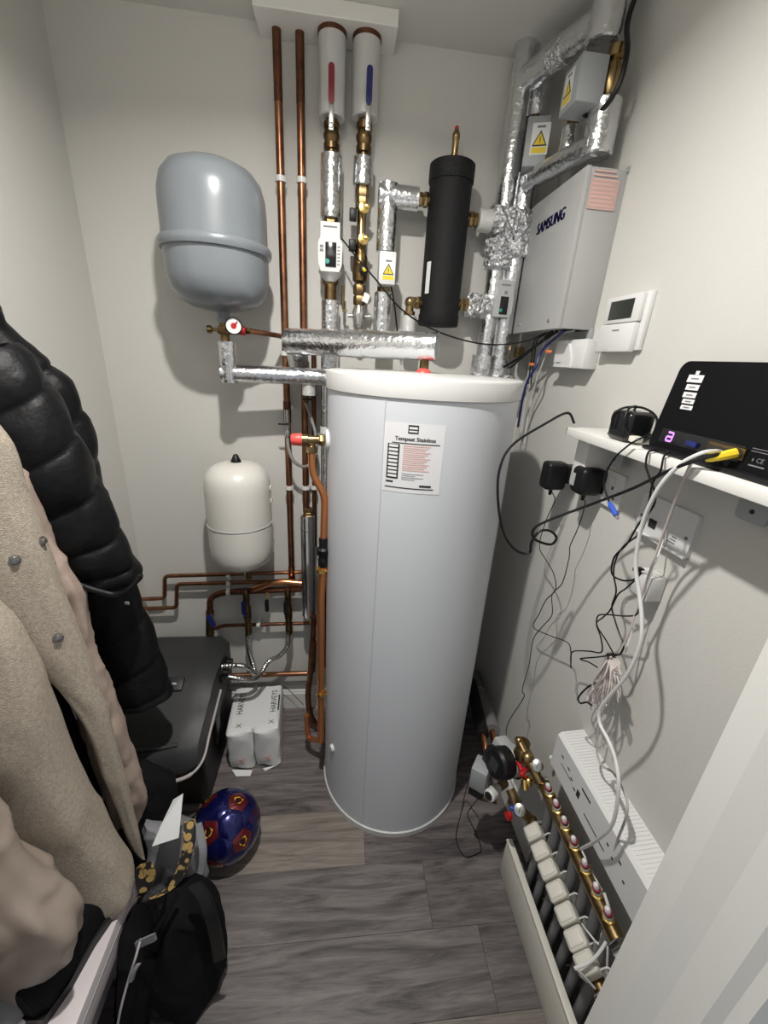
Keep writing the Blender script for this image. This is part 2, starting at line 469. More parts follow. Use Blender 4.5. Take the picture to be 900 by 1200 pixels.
# valve block and gauge under the vessel
by = gy; bz = zr - .205
p = Y(268, 381, by); bx = GX + .004
vb = thing('vessel_valve', 'brass valve block with pressure gauge under the grey vessel', 'valve', (bx, by, bz - .03))
part('body', G().cyl((bx, by, bz - .035), (bx, by, bz + .025), .013, 16).box((bx, by, bz), (.034, .03, .022), bev=.003), 'brass_dark', vb)
part('drain_knob', G().lathe([(.005, 0), (.005, .020), (.011, .022), (.011, .034), (.007, .036)], (bx - .014, by, bz), (-1, 0, 0), 14), 'brass', vb)
pg = Y(274, 382, by - .045)
gg = part('gauge', G().lathe([(.021, -.012), (.023, -.010), (.023, .006), (.021, .008), (.0205, .003)], pg, (0.12, -1, .05), 32).cyl(pg, (bx, by, bz), .006, 10), 'black_plastic', vb)
part('dial', G().lathe([(.0205, .0), (.0205, .0036), (.0001, .0036)], pg, (.12, -1, .05), 32), 'gauge_glass', gg)
part('needle', G().lathe([(.008, .0040), (.008, .0046), (.0001, .0046)], pg, (.12, -1, .05), 16).box(pg + V((.004, -.0052, .004)), (.022, .001, .003), rot=Matrix.Rotation(-.8, 3, 'Y')), 'red_plastic', gg)
part('red_collar', G().lathe([(.011, 0), (.013, .002), (.013, .016), (.011, .018)], (bx + .042, by, bz + .002), (1, 0, 0), 14), 'red_plastic', vb)
part('coupling', G().lathe([(.008, 0), (.012, .004), (.012, .022), (.008, .026)], (bx + .016, by, bz + .002), (1, 0, 0), 12).lathe([(.009, 0), (.010, .004), (.010, .012), (.007, .014)], (bx + .061, by, bz + .002), (1, 0, 0), 6), 'brass_dark', vb)
# ================================================================== pipework on the back wall
def clip(parent, x, y, z, r, axis='z', mat_='white_plastic'):
    """plastic saddle clip round a pipe, plugged to the wall behind"""
    g = G()
    if axis == 'z':
        g.lathe([(r, -.007), (r + .004, -.007), (r + .004, .007), (r, .007)], (x, y, z), seg=16)
        g.bb((x - .007, y + r * .8, z - .006), (x + .007, D, z + .006))
    else:
        g.lathe([(r, -.007), (r + .004, -.007), (r + .004, .007), (r, .007)], (x, y, z), (1, 0, 0), seg=16)
        g.bb((x - .006, y + r * .8, z - .007), (x + .006, D, z + .007))
    return part('pipe_clip', g, mat_, parent)
def nut(g, o, ax, r, h): g.lathe([(r * .9, 0), (r, h * .15), (r, h * .85), (r * .9, h)], o, ax, 6); return g

# --- two tall bare copper pipes
yp = 1.468
xa = Y(330, 250, yp).x; xb = Y(354, 250, yp).x
cp = thing('copper_pipe', 'tall bare copper pipe from ceiling boxing past the grey vessel, nearer the vessel', 'pipe', (xa, yp, Y(341, 668, yp).z))
part('pipe', G().cyl((xa, yp, Y(341, 668, yp).z), (xa, yp, Y(324, 120, yp).z), .0115), 'copper', cp)
part('pipe_stained', G().cyl((xa, yp, Y(324, 120, yp).z), (xa, yp, 2.364), .0118), 'copper_dark', cp, 'tarnished upper length')
for v in (211, 414, 571): clip(cp, xa, yp, Y(335, v, yp).z, .0115)
part('coupler', G().cyl((xa, yp, Y(337, 495, yp).z), (xa, yp, Y(337, 470, yp).z), .0135), 'copper_dark', cp)
part('tee', G().cyl((xa, yp, Y(341, 680, yp).z), (xa, yp, Y(341, 664, yp).z), .0135), 'copper_bright', cp)
cp = thing('copper_pipe', 'tall bare copper pipe from ceiling boxing, beside the white lagged pipe with red lever', 'pipe', (xb, yp, Y(362, 640, yp).z))
part('pipe', G().cyl((xb, yp, Y(362, 600, yp).z), (xb, yp, Y(350, 122, yp).z), .0115), 'copper', cp)
part('pipe_stained', G().cyl((xb, yp, Y(350, 122, yp).z), (xb, yp, 2.364), .0118), 'copper_dark', cp, 'tarnished upper length')
for v in (212, 414, 571): clip(cp, xb, yp, Y(355, v, yp).z, .0115)
xc = Y(368, 520, yp).x
cp = thing('copper_pipe', 'thin dark copper pipe behind the red capped relief valve', 'pipe', (xc, yp, Y(370, 640, yp).z))
part('pipe', G().cyl((xc, yp, Y(370, 640, yp).z), (xc, yp, Y(366, 405, yp).z), .008), 'copper_dark', cp)
for v in (571,): clip(cp, xc, yp, Y(368, v, yp).z, .008)

# --- lagged column with red lever
y3 = 1.452
def column(u0, v0, u1, v1, y):
    a = Y(u0, v0, y); b = Y(u1, v1, y); x = (a.x + b.x) / 2
    return x, (lambda v: Y((u0 + u1) / 2, v, y).z)
def lever(parent, x, y, zp, ztip, col, lean=0.0, sgn=-1):
    """ball valve lever: steel blade from the spindle, coloured sleeve on its end"""
    yy = y - .046
    L = ztip - zp; zmid = zp + L * .42
    h = part('lever', G().cyl((x, y, zp), (x, yy - .004, zp), .006, 12).box((x, yy, (zp - .008 + zmid) / 2), (.014, .003, zmid - zp + .012), bev=.001)
             .lathe([(.006, 0), (.006, .006), (.0001, .007)], (x, yy - .001, zp), (0, -1, 0), 6), 'steel', parent)
    part('grip', G().prism(rrect(.016, ztip - zmid + .01, .0078, 5), (x + lean, yy + .005, (zmid + ztip) / 2), (1, 0, 0), (0, 0, 1), (0, -.010, 0)), col, h)
    return h
def valve_body(g, x, y, z0, z1, r):
    h = z1 - z0
    g.lathe([(r * .70, z0), (r * .70, z0 + h * .12), (r, z0 + h * .14), (r, z0 + h * .30), (r * .78, z0 + h * .32), (r * 1.02, z0 + h * .45), (r * 1.05, z0 + h * .55), (r * .8, z0 + h * .68), (r, z0 + h * .70), (r, z0 + h * .86), (r * .72, z0 + h * .88), (r * .72, z1)], (x, y, 0), seg=16)
    return g
x3, z3 = column(388, 60, 388, 360, y3)
t = thing('lagged_pipe', 'foil lagged vertical pipe with a red lever valve and white flow sensor', 'pipe', (x3, y3, z3(480)))
part('pipe', G().cyl((x3, y3, z3(470)), (x3, y3, 2.364), .011), 'copper_dark', t)
part('insulation', G().cyl((x3, y3, z3(140)), (x3, y3, 2.362), .0365, 28, bev=.003), 'foil_white', t, 'pale wrapped sleeve below the boxing')
part('sealant_ring', G().lathe([(.036, 2.352), (.0385, 2.354), (.0385, 2.362), (.036, 2.362)], (x3, y3, 0), seg=28), 'copper_dark', t)
bv = part('ball_valve', valve_body(G(), x3, y3, z3(182), z3(138), .022), 'brass_dark', t)
lever(t, x3, y3, z3(157), z3(90), 'dark_red')
part('insulation', G().cyl((x3, y3, z3(257)), (x3, y3, z3(182)), .031, 28, bev=.002), 'foil', t)
part('union', nut(G(), (x3, y3, z3(270)), (0, 0, 1), .021, .036), 'brass_dark', t)
part('union', nut(G(), (x3, y3, z3(334)), (0, 0, 1), .024, .03).cyl((x3, y3, z3(356)), (x3, y3, z3(330)), .019), 'brass_dark', t)
part('insulation', G().cyl((x3, y3, z3(455)), (x3, y3, z3(352)), .028, 28, bev=.002), 'foil', t)
# flow sensor head
zt, zb = z3(266), z3(322); yf = y3 - .052
fs = thing('flow_sensor', 'white flow sensor head with black display, clamped on lagged pipe under red lever', 'sensor', (x3, y3 - .03, zb))
hwid = .034
out = [(-hwid * .82, zt - zb), (hwid * .82, zt - zb), (hwid * .82, (zt - zb) * .70), (hwid * 1.05, (zt - zb) * .58), (hwid * 1.02, (zt - zb) * .16), (hwid * .8, 0), (-hwid * .8, 0), (-hwid * 1.02, (zt - zb) * .16), (-hwid * 1.05, (zt - zb) * .58), (-hwid * .82, (zt - zb) * .70)]
part('housing', G().prism(out, (x3, yf, zb), (1, 0, 0), (0, 0, 1), (0, .05, 0)), 'white_plastic', fs)
part('collar', G().lathe([(.014, -.022), (.030, -.006), (.036, .004), (.034, .010)], (x3, y3 - .012, zb), seg=24), 'white_plastic', fs)
part('display', G().bb((x3 - .014, yf - .003, zb + .012), (x3 + .018, yf, zb + .075), bev=.001), 'black_gloss', fs)
part('green_button', G().lathe([(.0065, 0), (.0065, .002), (.0001, .002)], (x3 - .008, yf - .003, zb + .026), (0, -1, 0), 16), 'teal', fs)
g = G().bb((x3 - .020, yf - .0006, zt - .014), (x3 + .020, yf, zt - .010))
for i in range(6): g.bb((x3 + .021, yf - .0006, zb + .018 + .009 * i), (x3 + .029, yf, zb + .021 + .009 * i))
for i in range(2): g.bb((x3 - .030, yf - .0006, zb + .050 + .010 * i), (x3 - .020, yf, zb + .057 + .010 * i))
part('print', g, 'print_grey', fs)

# --- lagged column with blue lever and brass valve train
y4 = 1.452
x4, z4 = column(427, 60, 423, 360, y4)
t = thing('valve_train', 'vertical brass valve train with blue lever below white lagged pipe', 'pipe', (x4, y4, z4(400)))
part('pipe', G().cyl((x4, y4, z4(400)), (x4, y4, 2.364), .011), 'brass_dark', t)
part('insulation', G().cyl((x4, y4, z4(140)), (x4, y4, 2.362), .0365, 28, bev=.003), 'foil_white', t, 'pale wrapped sleeve below the boxing')
part('sealant_ring', G().lathe([(.036, 2.352), (.0385, 2.354), (.0385, 2.362), (.036, 2.362)], (x4, y4, 0), seg=28), 'copper_dark', t)
part('ball_valve', valve_body(G(), x4, y4, z4(186), z4(138), .022), 'brass_dark', t)
lever(t, x4 + .008, y4, z4(157), z4(92), 'blue_plastic')
part('insulation', G().cyl((x4, y4, z4(219)), (x4, y4, z4(185)), .029, 28, bev=.002), 'foil', t)
part('compression_fitting', nut(nut(G(), (x4, y4, z4(243)), (0, 0, 1), .018, .03), (x4, y4, z4(232)), (0, 0, 1), .020, .026), 'brass', t)
part('strainer', G().lathe([(.014, z4(292)), (.018, z4(290)), (.013, z4(284)), (.014, z4(246)), (.020, z4(244)), (.020, z4(240)), (.012, z4(238))], (x4, y4, 0), seg=18), 'brass', t)
for v in (248, 284):
    zz = z4(v)
    tp = part('test_tap', G().cyl((x4, y4, zz), (x4 + .004, y4 - .030, zz), .008, 12).lathe([(.012, 0), (.015, .004), (.015, .012), (.006, .014)], (x4 + .004, y4 - .026, zz), (.1, -1, 0), 8).box((x4 + .014, y4 - .038, zz + .004), (.016, .006, .010), bev=.002), 'brass_bright', t)
    part('cap', G().box((x4 - .026, y4 - .006, zz - .012), (.022, .026, .030), bev=.003), 'black_plastic', t)
part('check_valve', G().lathe([(.015, z4(332)), (.022, z4(330)), (.024, z4(320)), (.022, z4(302)), (.018, z4(298)), (.016, z4(292))], (x4, y4, 0), seg=18).cyl((x4, y4, z4(312)), (x4, y4 - .03, z4(316)), .012, 12), 'brass_dark', t)
part('yellow_cap', G().lathe([(.006, 0), (.006, .006), (.0001, .008)], Y(427, 316, y4 - .045), (0.1, -1, 0), 14), 'yellow', t)
part('black_knob', G().lathe([(.012, -.02), (.012, -.002), (.009, 0)], Y(427, 316, y4 - .045), (.1, -1, 0), 16), 'black_plastic', t)
part('adapter', nut(nut(G(), (x4, y4, z4(346)), (0, 0, 1), .020, .028), (x4, y4, z4(358)), (0, 0, 1), .019, .026), 'brass_dark', t)
part('pump_valve', G().lathe([(.013, z4(386)), (.017, z4(384)), (.017, z4(378)), (.021, z4(372)), (.021, z4(366)), (.017, z4(361)), (.013, z4(357))], (x4, y4, 0), seg=16).cyl((x4 - .034, y4, z4(371)), (x4 + .034, y4, z4(371)), .006, 10).lathe([(.010, 0), (.010, .008), (.006, .010)], (x4 + .030, y4, z4(371)), (1, 0, 0), 10), 'steel', t)
part('paper_tag', G().box(Y(429, 349, y4 - .03), (.020, .001, .026), rot=Matrix.Rotation(.35, 3, 'Y')), 'paper', t)
part('side_stem', G().cyl(Y(402, 362, y4), Y(402, 334, y4), .0045, 10).box(Y(404, 364, y4), (.016, .006, .006)), 'brass_dark', t)

# --- black header vessel
yv = 1.425
pv0 = Y(528, 195, yv); pv1 = Y(515, 382, yv); xv = (pv0.x + pv1.x) / 2; zv1 = pv0.z + .004; zv0 = pv1.z
hv = thing('header_vessel', 'black foam wrapped upright low loss header with brass air vent on top', 'vessel', (xv, yv, zv0))
part('jacket', G().lathe([(.058, zv0), (.062, zv0 + .004), (.062, zv1 - .045)], (xv, yv, 0), seg=40), 'foam', hv)
part('end_cap', G().lathe([(.0645, zv1 - .046), (.0655, zv1 - .044), (.0655, zv1 - .003), (.062, zv1), (.0001, zv1)], (xv, yv, 0), seg=40), 'foam', hv)
part('end_cap', G().lathe([(.0001, zv0 - .001), (.062, zv0 - .001), (.0645, zv0 + .003), (.0645, zv0 + .030), (.062, zv0 + .031)], (xv, yv, 0), seg=40), 'foam', hv)
av = part('air_vent', G().lathe([(.008, 0), (.008, .012), (.0125, .014), (.0125, .022), (.0095, .024), (.0095, .058), (.011, .060), (.011, .070), (.008, .076), (.006, .080)], (xv + .002, yv, zv1), seg=16), 'brass', hv)
part('vent_cap', G().lathe([(.006, .078), (.006, .086), (.003, .089), (.0001, .089)], (xv + .002, yv, zv1), seg=12), 'red_plastic', av)
part('spec_label', G().prism([(0, 0), (.018, 0), (.018, .085), (0, .085)], (xv - .0560, yv - .031, zv0 + .085), V((.45, -.89, 0)), (0, 0, 1), (-.0008, -.0004, 0)), 'paper', hv)
def tail(u, v, sx, L=.038):
    p = Y(u, v, yv); o = V((xv + sx * .058, yv, p.z))
    g = G().cyl(o, o + V((sx * L, 0, 0)), .012, 14); nut(g, o + V((sx * .006, 0, 0)), (sx, 0, 0), .020, .014); nut(g, o + V((sx * .022, 0, 0)), (sx, 0, 0), .018, .013)
    part('brass_tail', g, 'brass', hv); return o + V((sx * L, 0, 0))
tUL = tail(495, 234, -1); tUR = tail(550, 257, 1); tLL = tail(489, 355, -1, .026); tLR = tail(543, 357, 1, .034)

# --- foil elbow from the header down to the white actuator
y5 = yv
x5 = Y(453, 270, y5).x; z5 = lambda v: Y(452, v, y5).z
t = thing('lagged_elbow_pipe', 'foil lagged elbow pipe from black header dropping behind the top of cylinder', 'pipe', (x5, y5, z5(400)))
g = G().cyl((tUL.x + .002, y5, tUL.z), (x5 - .028, y5, tUL.z), .030, 28)
g.cyl((x5, y5, z5(296)), (x5, y5, tUL.z + .028), .029, 28)
part('insulation', g, 'foil', t)
part('pipe', G().cyl((x5, y5, z5(400)), (x5, y5, z5(290)), .011), 'brass_dark', t)
part('insulation', G().cyl((x5, y5, z5(405)), (x5, y5, z5(343)), .028, 28, bev=.002), 'foil', t)
part('union', nut(G(), (x5, y5, z5(346)), (0, 0, 1), .020, .03), 'brass', t)
# actuator box with warning sign
def warning_box(name, label, c, size, ax, mat_, group=None, tri=.026, off=(0, 0)):
    """box with axes ax=(right, outward, up); warning sign on the outward face"""
    c = V(c); ax = [V(a).normalized() for a in ax]; w_, d_, h_ = size
    t = thing(name, label, 'actuator', c - ax[2] * h_ / 2, group)
    part('housing', G().box(c, size, ax=ax, bev=.004), mat_, t)
    f = c + ax[1] * (d_ / 2 + .0006) + ax[0] * off[0] + ax[2] * off[1]
    lw, lh = tri * 1.30, tri * 1.95
    lb = part('warning_label', G().prism([(-lw / 2, -lh / 2), (lw / 2, -lh / 2), (lw / 2, lh / 2), (-lw / 2, lh / 2)], f, ax[0], ax[2], ax[1] * .0005), 'paper', t)
    f2 = f + ax[1] * .0009
    part('triangle', G().prism([(-tri * .55, -tri * .45), (tri * .55, -tri * .45), (0, tri * .52)], f2, ax[0], ax[2], ax[1] * .0004), 'print_black', lb)
    part('triangle_yellow', G().prism([(-tri * .42, -tri * .37), (tri * .42, -tri * .37), (0, tri * .36)], f2 + ax[1] * .0006, ax[0], ax[2], ax[1] * .0003), 'yellow', lb)
    bolt = [(-.02, -.30), (.06, .0), (-.02, .0), (.08, .26), (-.06, .04), (.0, .03)]
    part('bolt_symbol', G().prism([(a * tri, (b - .05) * tri) for a, b in bolt], f2 + ax[1] * .0011, ax[0], ax[2], ax[1] * .0003), 'print_black', lb)
    g = G()
    for i, ww in enumerate((.9, .7)): g.prism([(-tri * .5 * ww, 0), (tri * .5 * ww, 0), (tri * .5 * ww, tri * .10), (-tri * .5 * ww, tri * .10)], f2 - ax[2] * tri * (.66 + .16 * i), ax[0], ax[2], ax[1] * .0003)
    part('yellow_band', G().prism([(-tri * .55, -tri * .88), (tri * .55, -tri * .88), (tri * .55, -tri * .52), (-tri * .55, -tri * .52)], f2, ax[0], ax[2], ax[1] * .0003), 'yellow', lb)
    part('print', G().prism([(-tri * .3, tri * .66), (tri * .3, tri * .66), (tri * .3, tri * .80), (-tri * .3, tri * .80)], f2, ax[0], ax[2], ax[1] * .0003), 'print_grey', lb)
    return t
ya = y5 - .035
ca = Y(453, 316, ya)
warning_box('valve_actuator', 'white valve actuator box with yellow warning triangle on lagged elbow pipe', ca, (.050, .052, .086), ((1, 0, 0), (0, -1, 0), (0, 0, 1)), 'white_plastic', tri=.030, off=(.003, -.004))
# lower-left brass elbow of the header into a lagged stub
t = thing('lagged_stub', 'short lagged pipe with brass elbow at the lower side of black header', 'pipe', (tLL.x - .012, yv, Y(478, 400, yv).z))
xe = tLL.x - .012
part('elbow', G().tube(fillet([tLL + V((.004, 0, 0)), (xe, yv, tLL.z), (xe, yv, tLL.z - .05)], .022), .0125, 14).lathe([(.018, 0), (.018, .014), (.014, .016)], (xe, yv, tLL.z - .040), seg=14).sphere((xe, yv, tLL.z), .017, 14, 8), 'brass', t)
part('insulation', G().cyl((xe, yv, Y(478, 402, yv).z), (xe, yv, Y(478, 370, yv).z), .024, 24, bev=.002), 'foil_white', t)

# --- right-hand foil stack in the corner
yr = 1.452
xA = Y(604, 150, yr).x; xB = Y(632, 110, yr).x
xA2 = Y(583, 330, yr).x
zj = tUR.z; zlo = 1.545
t = thing('lagged_riser', 'foil lagged riser pipe in the corner, reaching the ceiling beside its twin', 'pipe', (xA, yr, zlo))
part('insulation', G().cyl((xA, yr, zj), (xA, yr, ZC), .031, 28), 'foil', t)
part('insulation', G().cyl((xA, yr, zlo), (xA, yr, zj + .01), .030, 28), 'foil', t)
t = thing('lagged_riser', 'foil lagged riser pipe in the corner carrying the warning box actuator', 'pipe', (xB, yr, zlo))
part('insulation', G().cyl((xB, yr, Y(630, 140, yr).z), (xB, yr, ZC), .031, 28), 'foil', t)
part('insulation', G().cyl((xB, yr, zlo), (xB, yr, Y(618, 205, yr).z), .031, 28), 'foil', t)
part('pipe', G().cyl((xB, yr, zlo), (xB, yr, Y(630, 130, yr).z), .011), 'brass_dark', t)
# crumpled foil junction between header and risers
def crumple(p0, p1, r, seed, nseg=26, nring=16, amp=.16):
    rnd = random.Random(seed); p0 = V(p0); p1 = V(p1); ax = (p1 - p0); L = ax.length; ax.normalize()
    e1 = ax.orthogonal().normalized(); e2 = ax.cross(e1); vs = []; fs = []
    for i in range(nring + 1):
        for k in range(nseg):
            a = 2 * PI * k / nseg; rr = r * (1 + rnd.uniform(-amp, amp)) * (.55 if i in (0, nring) else 1)
            vs.append(p0 + ax * (L * i / nring + rnd.uniform(-.25, .25) * L / nring) + (e1 * math.cos(a) + e2 * math.sin(a)) * rr)
    for i in range(nring):
        for k in range(nseg):
            k2 = (k + 1) % nseg; fs.append((i * nseg + k, i * nseg + k2, (i + 1) * nseg + k2, (i + 1) * nseg + k))
    fs += [tuple(reversed(range(nseg))), tuple(range(nring * nseg, nring * nseg + nseg))]
    return vs, fs
t = thing('foil_junction', 'crumpled foil wrapped tee joining the black header to corner risers at the top', 'pipe wrap', tUR - V((0, 0, .04)))
part('sleeve', G().cyl(tUR - V((.004, 0, 0)), (tUR.x + .05, yv, tUR.z), .030, 28), 'foil_white', t)
part('wrap', G().add(*crumple((tUR.x + .03, yv, tUR.z), (xB + .01, yr - .01, tUR.z + .004), .040, 3)), 'foil_crumpled', t, smooth=False)
part('wrap', G().add(*crumple((xA - .004, yr - .006, tUR.z - .01), (xA - .004, yr - .01, tUR.z - .125), .041, 5)), 'foil_crumpled', t, smooth=False)
part('wrap', G().add(*crumple((xB - .004, yr - .006, tUR.z + .03), (xB - .004, yr - .01, tUR.z - .09), .041, 6)), 'foil_crumpled', t, smooth=False)
t = thing('foil_junction', 'crumpled foil wrapped joint at the lower outlet of black header', 'pipe wrap', tLR - V((0, 0, .04)))
part('wrap', G().add(*crumple(tLR - V((.004, 0, 0)), (xA - .005, yr, tLR.z), .034, 9, nring=10)), 'foil_crumpled', t, smooth=False)
t = thing('foil_bundle', 'foil wrapped bundle of pipe ends behind the cylinder lid, below corner risers', 'pipe wrap', (xA, yr, 1.50))
part('sleeve', G().cyl((xA, yr, 1.50), (xA, yr, 1.60), .043, 26), 'foil', t)
part('sleeve', G().cyl((xB, yr, 1.50), (xB, yr, 1.59), .040, 26), 'foil', t)
part('wrap', G().add(*crumple((xA - .05, yr - .02, 1.515), (xB + .05, yr - .02, 1.515), .032, 12)), 'foil_crumpled', t, smooth=False)
part('union', nut(G(), (xB + .06, yr - .01, 1.60), (0, 0, 1), .019, .035), 'brass', t)
# flow sensor on the corner riser
cs = Y(591, 350, yr - .052)
fs2 = thing('flow_sensor', 'grey flow sensor head with black display on corner riser beside wall case', 'sensor', cs - V((0, 0, .055)))
hwid = .030; hh2 = .105
out2 = [(-hwid * .72, hh2), (hwid * .85, hh2), (hwid * .9, hh2 * .66), (hwid * 1.02, hh2 * .5), (hwid * 1.0, hh2 * .14), (hwid * .7, 0), (-hwid * 1.0, 0), (-hwid * 1.0, hh2 * .5), (-hwid * .75, hh2 * .6)]
part('housing', G().prism(out2, cs + V((0, 0, -hh2 / 2)), (1, 0, 0), (0, 0, 1), (0, .045, 0)), 'light_grey', fs2)
part('display', G().bb(cs + V((-.012, -.003, -.045)), cs + V((.014, 0, .006)), bev=.001), 'black_gloss', fs2)
part('green_button', G().lathe([(.005, 0), (.005, .002), (.0001, .002)], cs + V((-.008, -.003, -.034)), (0, -1, 0), 14), 'teal', fs2)
part('print', G().bb(cs + V((-.014, -.0006, .036)), cs + V((.016, 0, .041))), 'print_grey', fs2)
part('print', G().bb(cs + V((-.002, -.0006, .012)), cs + V((.008, 0, .022))), 'print_grey', fs2)
# actuator box on the second riser
cbx = Y(628, 172, yr - .062)
warning_box('valve_actuator', 'grey valve actuator box with yellow warning label on the corner riser', cbx, (.062, .066, .112), ((.93, -.36, 0), (-.36, -.93, 0), (0, 0, 1)), 'grey_plastic', tri=.036, off=(.008, .004))

# --- lagged pipes running along the right wall under the ceiling
xw = .560
pA = X(612, 103, xw); pA.y = min(pA.y, yr); 
zt1 = 2.318
t = thing('lagged_branch', 'foil lagged branch pipe running along right wall below the ceiling', 'pipe', (xw, 1.3, zt1))
n0 = V((xA + .01, yr - .02, zt1)); n1 = V((xw + .01, 1.19, zt1 - .01))
part('insulation', G().cyl(n0, n1, .031, 28), 'foil', t)
part('tape', G().add(*crumple(n0 + (n1 - n0) * .36, n0 + (n1 - n0) * .62, .033, 21, nring=6, amp=.05)), 'foil_crumpled', t)
xs_, ys_ = .575, 1.185
part('insulation', G().cyl((xs_, ys_, 2.262), (xs_, ys_, ZC), .037, 28, bev=.003), 'foil', t, 'vertical sleeve up to the ceiling')
bv_x, bv_y = .602, 1.165
part('ball_valve', G().lathe([(.012, 0), (.018, .004), (.018, .026), (.012, .030), (.016, .040), (.023, .055), (.023, .085), (.016, .098), (.012, .104), (.018, .108), (.018, .128), (.012, .13)], (bv_x, bv_y, 2.125), seg=16), 'brass', t)
t = thing('lagged_branch', 'foil lagged branch pipe sloping along the right wall above the grey wall case', 'pipe', (xw, 1.3, 2.08))
m0 = V((xB - .01, yr - .04, 2.082)); m1 = V((.592, 1.16, 2.078))
part('insulation', G().cyl(m0, m1, .026, 28), 'foil', t)
part('insulation', G().cyl((.602, 1.168, 2.055), (.602, 1.168, 2.160), .036, 28, bev=.004), 'foil', t, 'upright sleeve at the near end')
part('insulation', G().cyl((.590, 1.30, 2.09), (.590, 1.30, 2.165), .026, 24, bev=.003), 'foil', t)
part('union', nut(G(), (.590, 1.30, 2.162), (0, 0, 1), .016, .03), 'brass_dark', t)
cb2 = V((.548, 1.185, 2.185))
warning_box('valve_actuator', 'grey valve actuator box with yellow warning label above the grey wall case', cb2, (.082, .064, .086), ((0, -1, 0), (-1, 0, 0), (0, 0, 1)), 'grey_plastic', tri=.032, off=(-.006, .0))
# ================================================================== pipes round the cylinder head
yh = 1.375
e0 = Y(271, 400, yh); zh = Y(330, 440, yh).z; xe1 = Y(292, 400, yh).x; xcorner = Y(279, 440, yh).x
t = thing('lagged_connector', 'foil lagged connector from vessel valve, turning along to the cylinder', 'pipe', (xcorner, yh, zh))
rI = .026
zt_ = bz - .030
g = G().cyl((bx + .004, by, zt_), (bx + .004, by, zh - .026), rI, 24)
g.cyl((bx - .02, by, zh), (Y(386, 440, yh).x + .05, yh, zh + .002), rI, 24)
part('insulation', g, 'foil', t)
part('insulation', G().cyl(Y(362, 447, yh), Y(362, 463, yh), .021, 20), 'foil_white', t, 'short drop below the connector')
zz = Y(300, 383, by).z
t = thing('copper_pipe', 'short copper pipe from the red collar to the tall pipe', 'pipe', (bx + .08, by, bz))
part('pipe', G().tube(fillet([(bx + .072, by, bz + .002), (xa - .03, by + .03, bz - .002), (xa, yp, bz - .004)], .03), .0075, 12), 'copper', t)
# big lagged pipe over the cylinder lid
q1 = V((Y(499, 405, CY).x, CY, Y(499, 406, CY).z)); q0 = Y(338, 400, 1.36)
t = thing('lagged_pipe', 'thick foil lagged pipe lying level just above the cylinder lid', 'pipe', (q1.x, q1.y, 1.548))
dq = (q1 - q0).normalized()
rB = .037
g = G().cyl(q0, q1 + dq * .033, rB, 32)
part('insulation', g, 'foil', t)
part('tape_seam', G().cyl(q0 + dq * .20, q0 + dq * .25, rB + .0008, 32), 'foil', t)
part('insulation', G().cyl(q0 + dq * .028, V((q0.x + .02, yp - .03, q0.z - .06)), .033, 28), 'foil', t, 'mitred end turning down towards the wall')
part('outlet_fitting', G().cyl((q1.x, CY, 1.546), (q1.x, CY, q1.z), .013, 16), 'brass_dark', t)
part('red_collar', G().lathe([(.022, 0), (.020, .005), (.014, .009), (.0135, .012)], (q1.x, CY, 1.541), seg=24), 'coral_red', t)
# grey lagged vertical at the cylinder's side
yk = 1.44
xk = Y(382, 470, yk).x
t = thing('lagged_pipe', 'slim dark foil lagged pipe squeezed between back wall and cylinder casing', 'pipe', (xk, yk, Y(382, 760, yk).z))
part('insulation', G().cyl((xk, yk, Y(382, 640, yk).z), (xk, yk, Y(382, 415, yk).z), .017, 18), 'foil', t)
part('pipe', G().cyl((xk, yk, Y(382, 780, yk).z), (xk, yk, Y(382, 640, yk).z), .014, 14), 'black_plastic', t)
part('band', G().cyl((xk, yk, Y(382, 516, yk).z), (xk, yk, Y(382, 500, yk).z), .020, 18), 'white_plastic', t)

# --- filling loop: braided hose between two small valves
t = thing('filling_loop', 'braided steel filling loop hose hanging between two copper pipes', 'hose', Y(350, 545, yp - .04))
yl = yp - .028
part('hose', G().tube(spline([Y(337, 512, yl), Y(338, 525, yl - .01), Y(344, 540, yl - .02), Y(356, 547, yl - .02), Y(366, 541, yl - .02), Y(371, 525, yl - .02), Y(369, 505, yl - .02), Y(362, 482, yl - .01), Y(358, 471, yl)], 8), .0058, 10), 'braided_steel', t)
part('isolating_valve', G().cyl(Y(337, 512, yl), Y(336, 480, yl), .0095, 12).lathe([(.012, 0), (.012, .012)], Y(337, 508, yl), seg=6), 'steel', t)
part('black_lever', G().box(Y(332, 497, yl - .014), (.034, .004, .005)).cyl(Y(337, 497, yl), Y(337, 497, yl - .018), .005, 10), 'black_plastic', t)
part('isolating_valve', G().cyl(Y(358, 472, yl), Y(360, 452, yl), .009, 12), 'brass_dark', t)
part('black_lever', G().box(Y(360, 468, yl - .014), (.03, .004, .006)), 'black_plastic', t)

# --- relief valve with red cap on the cylinder, copper discharge and tundish
arv, zrv = cyl_hit(392, 515); erv = V((-1, -.10, 0)).normalized()
orv = V((CX - CR * .985, CY - .04, Y(392, 516, CY - .04).z))
t = thing('relief_valve', 'brass relief valve with red cap screwed into cylinder side', 'valve', orv)
part('boss', G().lathe([(.030, -.006), (.030, .004), (.026, .008), (.012, .008)], orv, erv, 24), 'white_plastic', t)
g = G(); nut(g, orv + erv * .010, erv, .017, .016); g.lathe([(.012, 0), (.012, .030), (.015, .032), (.015, .050)], orv + erv * .024, erv, 16)
part('body', g, 'brass', t)
part('red_cap', G().lathe([(.017, 0), (.018, .004), (.016, .026), (.013, .030), (.0001, .031)], orv + erv * .072, erv, 12), 'coral_red', t)
po = orv + erv * .046
part('outlet', G().cyl(po, po - V((0, 0, .036)), .010, 12).lathe([(.014, -.036), (.015, -.034), (.015, -.018), (.012, -.016)], po, seg=6), 'brass', t)
